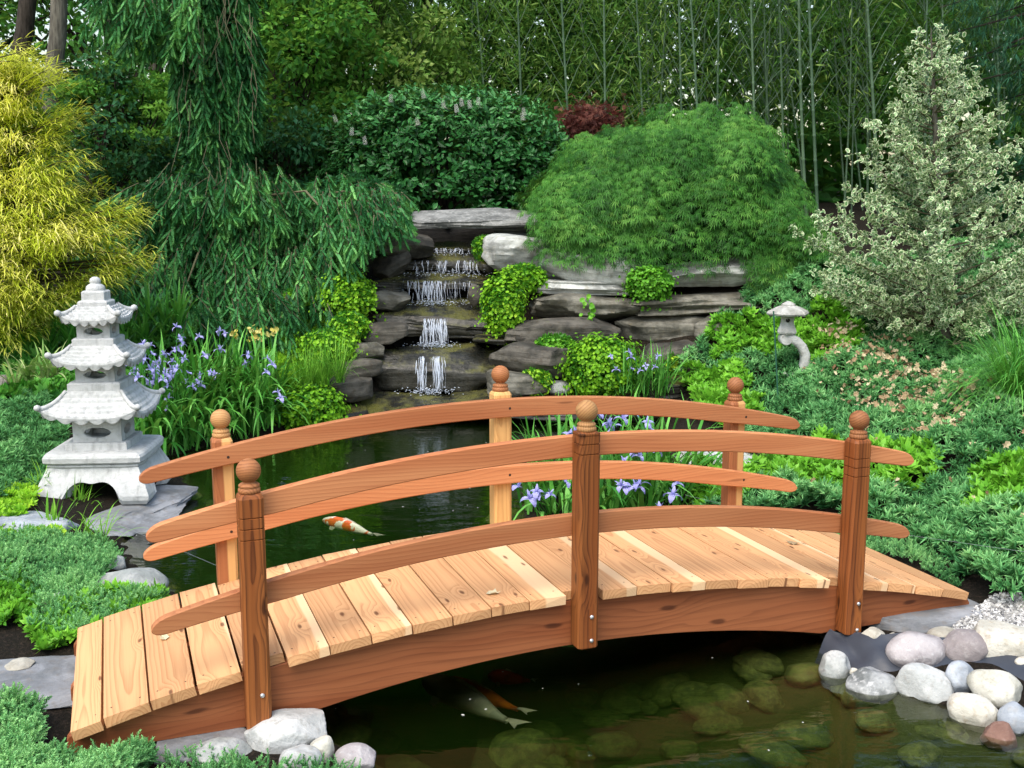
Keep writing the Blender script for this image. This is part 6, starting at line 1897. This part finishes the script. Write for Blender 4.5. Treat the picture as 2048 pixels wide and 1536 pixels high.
# trailing vine on the wall
b = Batch()
vp = [at_y(1172 + 10 * math.sin(k * .7), 598 + k * 10, 10.42 - .01 * k) for k in range(9)]
V, F = tube(vp, .004, 4); b.add(V, F, .3)
P = np.repeat(np.array(vp), 4, 0); n = len(P)
b.leaves(T_ROUND, F_ROUND, P + RNG.normal(size=(n, 3)) * .03, jit(np.tile([0, -.3, -.6], (n, 1)), .5), jit(np.tile([0, -1, .4], (n, 1)), .3), RNG.uniform(.035, .06, n), RNG.uniform(.3, .9, n))
tag(link('trailing_vine', b.mesh('trailing_vine', M['pachy'])), 'trailing green vine hanging down the front of the rock wall', 'vine')

# ================================================================== iris, grasses
def petal_mesh():
    b = Batch()
    def pet(a, el0, L, w, drop, t0, t1):
        V, F = [], []
        seg = 5
        p = np.zeros(3); el = el0
        dirh = np.array([math.cos(a), math.sin(a), 0]); sd = np.array([-math.sin(a), math.cos(a), 0])
        for i in range(seg + 1):
            k = i / seg
            ww = w * math.sin(math.pi * min(.96, .12 + .85 * k)) ** .8
            V += [p - sd * ww, p + sd * ww]
            p = p + (dirh * math.cos(el) + np.array([0, 0, math.sin(el)])) * L / seg
            el -= drop / seg
        F = np.array([(2 * i, 2 * i + 1, 2 * i + 3, 2 * i + 2) for i in range(seg)])
        b.add(np.array(V), F, np.repeat(np.linspace(t0, t1, seg + 1), 2))
    for i in range(3):
        pet(i * 2.094, .5, 1.0, .24, 2.2, .9, .15)
        pet(i * 2.094 + 1.047, 1.25, .75, .13, .5, .3, .6)
        pet(i * 2.094 + .2, .8, .5, .09, 1.2, .8, .9)
    return b.mesh('flower', M['petal'])
flower_me = petal_mesh()
def iris_clump(name, label, base_pts, n, L, w, droop, fl_px, mat='iris_leaf', spread=.55, lean=(0, 0, 0), fs=.06):
    c = base_pts.mean(0)
    o = empty(name, c); tag(o, label, 'iris', 'iris clumps')
    idx_ = RNG.integers(0, len(base_pts), n)
    bs = base_pts[idx_] + RNG.normal(size=(n, 3)) * np.array([.04, .04, 0]) - c
    d = unit(np.array([0, 0, 1.0]) + RNG.normal(size=(n, 3)) * np.array([spread, spread, .1]) + np.array(lean))
    V, F, m = ribbons(bs, d, RNG.uniform(*L, n), RNG.uniform(w * .7, w * 1.2, n), RNG.uniform(*droop, n), 8)
    b = Batch(); tv = np.repeat(RNG.uniform(.0, 1, n), m); b.add(V, F, tv)
    link('leaves', b.mesh('leaves', M[mat]), o)
    sb_ = Batch()
    for (px, py, Y) in fl_px:
        p = at_y(px, py, Y) - c
        k = int(np.argmin(((base_pts - c - p)[:, :2] ** 2).sum(1)))
        g = base_pts[k] - c
        V, F = tube([g, (g + p) / 2 + np.array([RNG.normal() * .02, 0, .03]), p], [.005, .004, .003], 4); sb_.add(V, F, .4)
        f = link('flower', flower_me, o, p, (RNG.normal() * .25, RNG.normal() * .25, RNG.uniform(0, 6)))
        s = fs * RNG.uniform(.75, 1.2); f.scale = (s, s, s)
    link('stems', sb_.mesh('stems', M[mat]), o)
    return o
bl = field([(270, 900), (300, 830), (420, 790), (560, 800), (585, 850), (430, 895), (320, 915)], 220)
fl = [(px, py, Y) for px, py, Y in zip(RNG.normal(318, 36, 54), RNG.normal(738, 34, 54), RNG.uniform(8.4, 9.0, 54))] + \
     [(440, 663, 9.6), (450, 668, 9.6), (398, 674, 9.5), (365, 690, 9.3), (420, 745, 8.9), (430, 750, 8.9), (396, 765, 8.8), (402, 772, 8.8), (495, 712, 9.2), (492, 728, 9.2), (535, 718, 9.2), (545, 730, 9.1), (533, 745, 9.0), (555, 785, 9.0), (562, 797, 8.9), (410, 712, 9.1), (270, 740, 8.6), (300, 765, 8.6), (335, 773, 8.5), (440, 700, 9.2), (308, 760, 8.6)]
iris_clump('iris_clump', 'big clump of blue iris with arching leaves at the left pond edge', bl, 900, (.42, .8), .034, (1.0, 3.4), fl, spread=.38, lean=(.04, -.2, 0), fs=.064)
br = field([(1060, 1040), (1050, 980), (1150, 960), (1280, 950), (1370, 975), (1400, 1030), (1300, 1045), (1150, 1050)], 90)
fl2 = [(1218, 848, 6.7), (1226, 856, 6.7), (1262, 826, 6.8), (1295, 846, 6.8), (1300, 858, 6.7), (1150, 868, 6.6), (1138, 872, 6.6), (1245, 838, 6.9), (1278, 912, 6.4), (1270, 905, 6.4), (1248, 924, 6.4), (1310, 902, 6.5), (1073, 985, 6.2), (1080, 995, 6.2), (1060, 998, 6.2), (1100, 990, 6.2), (1243, 972, 6.1), (1250, 978, 6.1), (1280, 970, 6.1), (1272, 975, 6.1), (1345, 992, 6.1), (1320, 1020, 6.0), (1130, 965, 6.3), (1035, 975, 6.3), (1195, 830, 6.9), (1355, 968, 6.3), (1165, 900, 6.5), (1240, 880, 6.6)]
iris_clump('iris_clump', 'blue iris clump just beyond the bridge right of the middle far post', br, 380, (.4, .78), .032, (.8, 3.0), fl2, spread=.42, lean=(0, -.08, 0), fs=.072)
bsml = field([(1240, 800), (1290, 770), (1335, 780), (1320, 815), (1260, 822)], 30)
iris_clump('iris_clump', 'small iris clump at the foot of the rock wall', np.array([at_y(a, c, 9.7) for a, c in zip(RNG.uniform(1245, 1330, 30), RNG.uniform(775, 800, 30))]), 130, (.3, .55), .016, (.3, 2.2), [(1222, 713, 9.6), (1258, 705, 9.6), (1262, 716, 9.6), (1316, 713, 9.6), (1263, 738, 9.6), (1280, 742, 9.6), (1292, 733, 9.6), (1232, 740, 9.6), (1310, 735, 9.6)], spread=.35, fs=.05)
def grass(name, label, base, n, L, w, droop, mat, spread=.5, lean=(0, 0, 0), tint=(0, 1), cat='grass'):
    c = base.mean(0)
    o = empty(name, c); tag(o, label, cat)
    bs = base[RNG.integers(0, len(base), n)] + RNG.normal(size=(n, 3)) * np.array([.02, .02, 0]) - c
    d = unit(np.array([0, 0, 1.0]) + RNG.normal(size=(n, 3)) * np.array([spread, spread, .1]) + np.array(lean))
    V, F, m = ribbons(bs, d, RNG.uniform(*L, n), RNG.uniform(w * .6, w * 1.2, n), RNG.uniform(*droop, n), 7)
    b = Batch(); b.add(V, F, np.repeat(RNG.uniform(*tint, n), m))
    link('blades', b.mesh('blades', M[mat]), o)
gp_ = lambda pts, Y: np.array([at_y(a, c, Y) for a, c in pts])
grass('grass_clump', 'fine light green grass between the iris and the waterfall stones', gp_([(620, 780), (650, 770), (680, 765), (640, 800), (600, 800)], 9.6), 420, (.3, .55), .008, (.4, 2.6), 'grass', .35)
grass('fountain_grass', 'arching green fountain grass at the right edge of the slope', gp_([(2050, 790), (2080, 800), (2100, 780), (2020, 800)], 7.4) - np.array([0, 0, .1]), 900, (.55, .95), .009, (1.0, 3.2), 'iris_leaf', .5, (-.12, -.05, 0), (.1, 1))
grass('grass_tuft', 'grass tuft growing before the pagoda opening', gp_([(150, 1015), (165, 1020), (140, 1012)], 6.7), 34, (.15, .35), .011, (.5, 2.2), 'grass', .4, (0, 0, 0), (.3, 1))
grass('grass_tuft', 'grass tuft at the left foot of the pagoda', gp_([(85, 985), (100, 990), (75, 980)], 6.75), 36, (.12, .25), .011, (.4, 1.8), 'grass', .45, (0, 0, 0), (.3, 1))
grass('grass_tuft', 'wiry grass at the waterline below the pagoda', gp_([(180, 1080), (200, 1085), (215, 1088), (160, 1075)], 5.95), 46, (.14, .32), .009, (.8, 2.6), 'grass', .5, (.25, 0, 0), (.3, 1))
grass('grass_tuft', 'broad upright grass leaves left of the slab edge', gp_([(105, 1065), (115, 1068)], 6.1), 16, (.15, .28), .016, (.3, 1.2), 'grass', .3, (0, 0, 0), (.3, 1))
grass('striped_grass', 'pale striped leaves left of the pagoda middle roof', gp_([(60, 760), (90, 755), (30, 765), (110, 750)], 8.6), 80, (.2, .36), .026, (.6, 2.2), 'hosta', .6, (0, 0, 0), (.2, 1), 'plant')
grass('strap_leaf_plant', 'strap-leaved green plant behind the pagoda top', gp_([(250, 690), (290, 680), (330, 660), (220, 700), (360, 650), (300, 640)], 10.2), 170, (.25, .5), .03, (.4, 1.8), 'iris_leaf', .5, (0, 0, 0), (.2, 1), 'plant')
grass('strap_leaf_plant', 'strap-leaved green plant left of the pagoda top', gp_([(20, 760), (60, 720), (100, 700), (10, 700), (140, 690)], 9.6), 150, (.2, .42), .03, (.4, 1.8), 'iris_leaf', .5, (0, 0, 0), (.2, 1), 'plant')
# yellow flowers above the left iris
b = Batch()
P = np.array([at_y(a, c, 9.9) for a, c in [(468, 668), (472, 675), (505, 660), (512, 668), (518, 664), (508, 678), (540, 665), (548, 660), (536, 672), (500, 672), (520, 676)]])
P = np.repeat(P, 6, 0); n = len(P)
b.leaves(T_ROUND, F_ROUND, P + RNG.normal(size=(n, 3)) * .018, jit(np.tile([0, -.5, .5], (n, 1)), .6), jit(np.tile([0, -1, .6], (n, 1)), .4), RNG.uniform(.03, .045, n), RNG.random(n))
o = empty('yellow_flowers', P.mean(0)); tag(o, 'pale yellow blossoms behind the big iris clump', 'flowers')
me = b.mesh('blossom', M['ypetal']); me.transform(Matrix.Translation(-Vector(P.mean(0)))); link('blossom', me, o)
b = Batch()
for q in P[::6]:
    V, F = tube([q - P.mean(0), q - P.mean(0) + np.array([.02, 0, -.3])], [.004, .005], 4); b.add(V, F, .5)
link('stems', b.mesh('stems', M['iris_leaf']), o)

# petals and specks floating on the pond
b = Batch()
P = []
while len(P) < 70:
    x, y = RNG.uniform(-2.3, 1.9), RNG.uniform(3.2, 9.8)
    if float(pond_sd(np.array([x]), np.array([y]))[0]) < -.08: P.append((x, y, .003))
P = np.array(P); n = len(P)
a_ = RNG.uniform(0, 6.28, n)
b.leaves(T_ROUND * np.array([.7, 1, .3]), F_ROUND, P, np.stack([np.cos(a_), np.sin(a_), 0 * a_], 1), np.tile([0, 0, 1.0], (n, 1)), RNG.uniform(.006, .016, n), RNG.random(n))
tag(link('floating_petals', b.mesh('floating_petals', M['wpetal'])), 'tiny pale petals and specks floating on the pond', 'petals', kind='stuff')
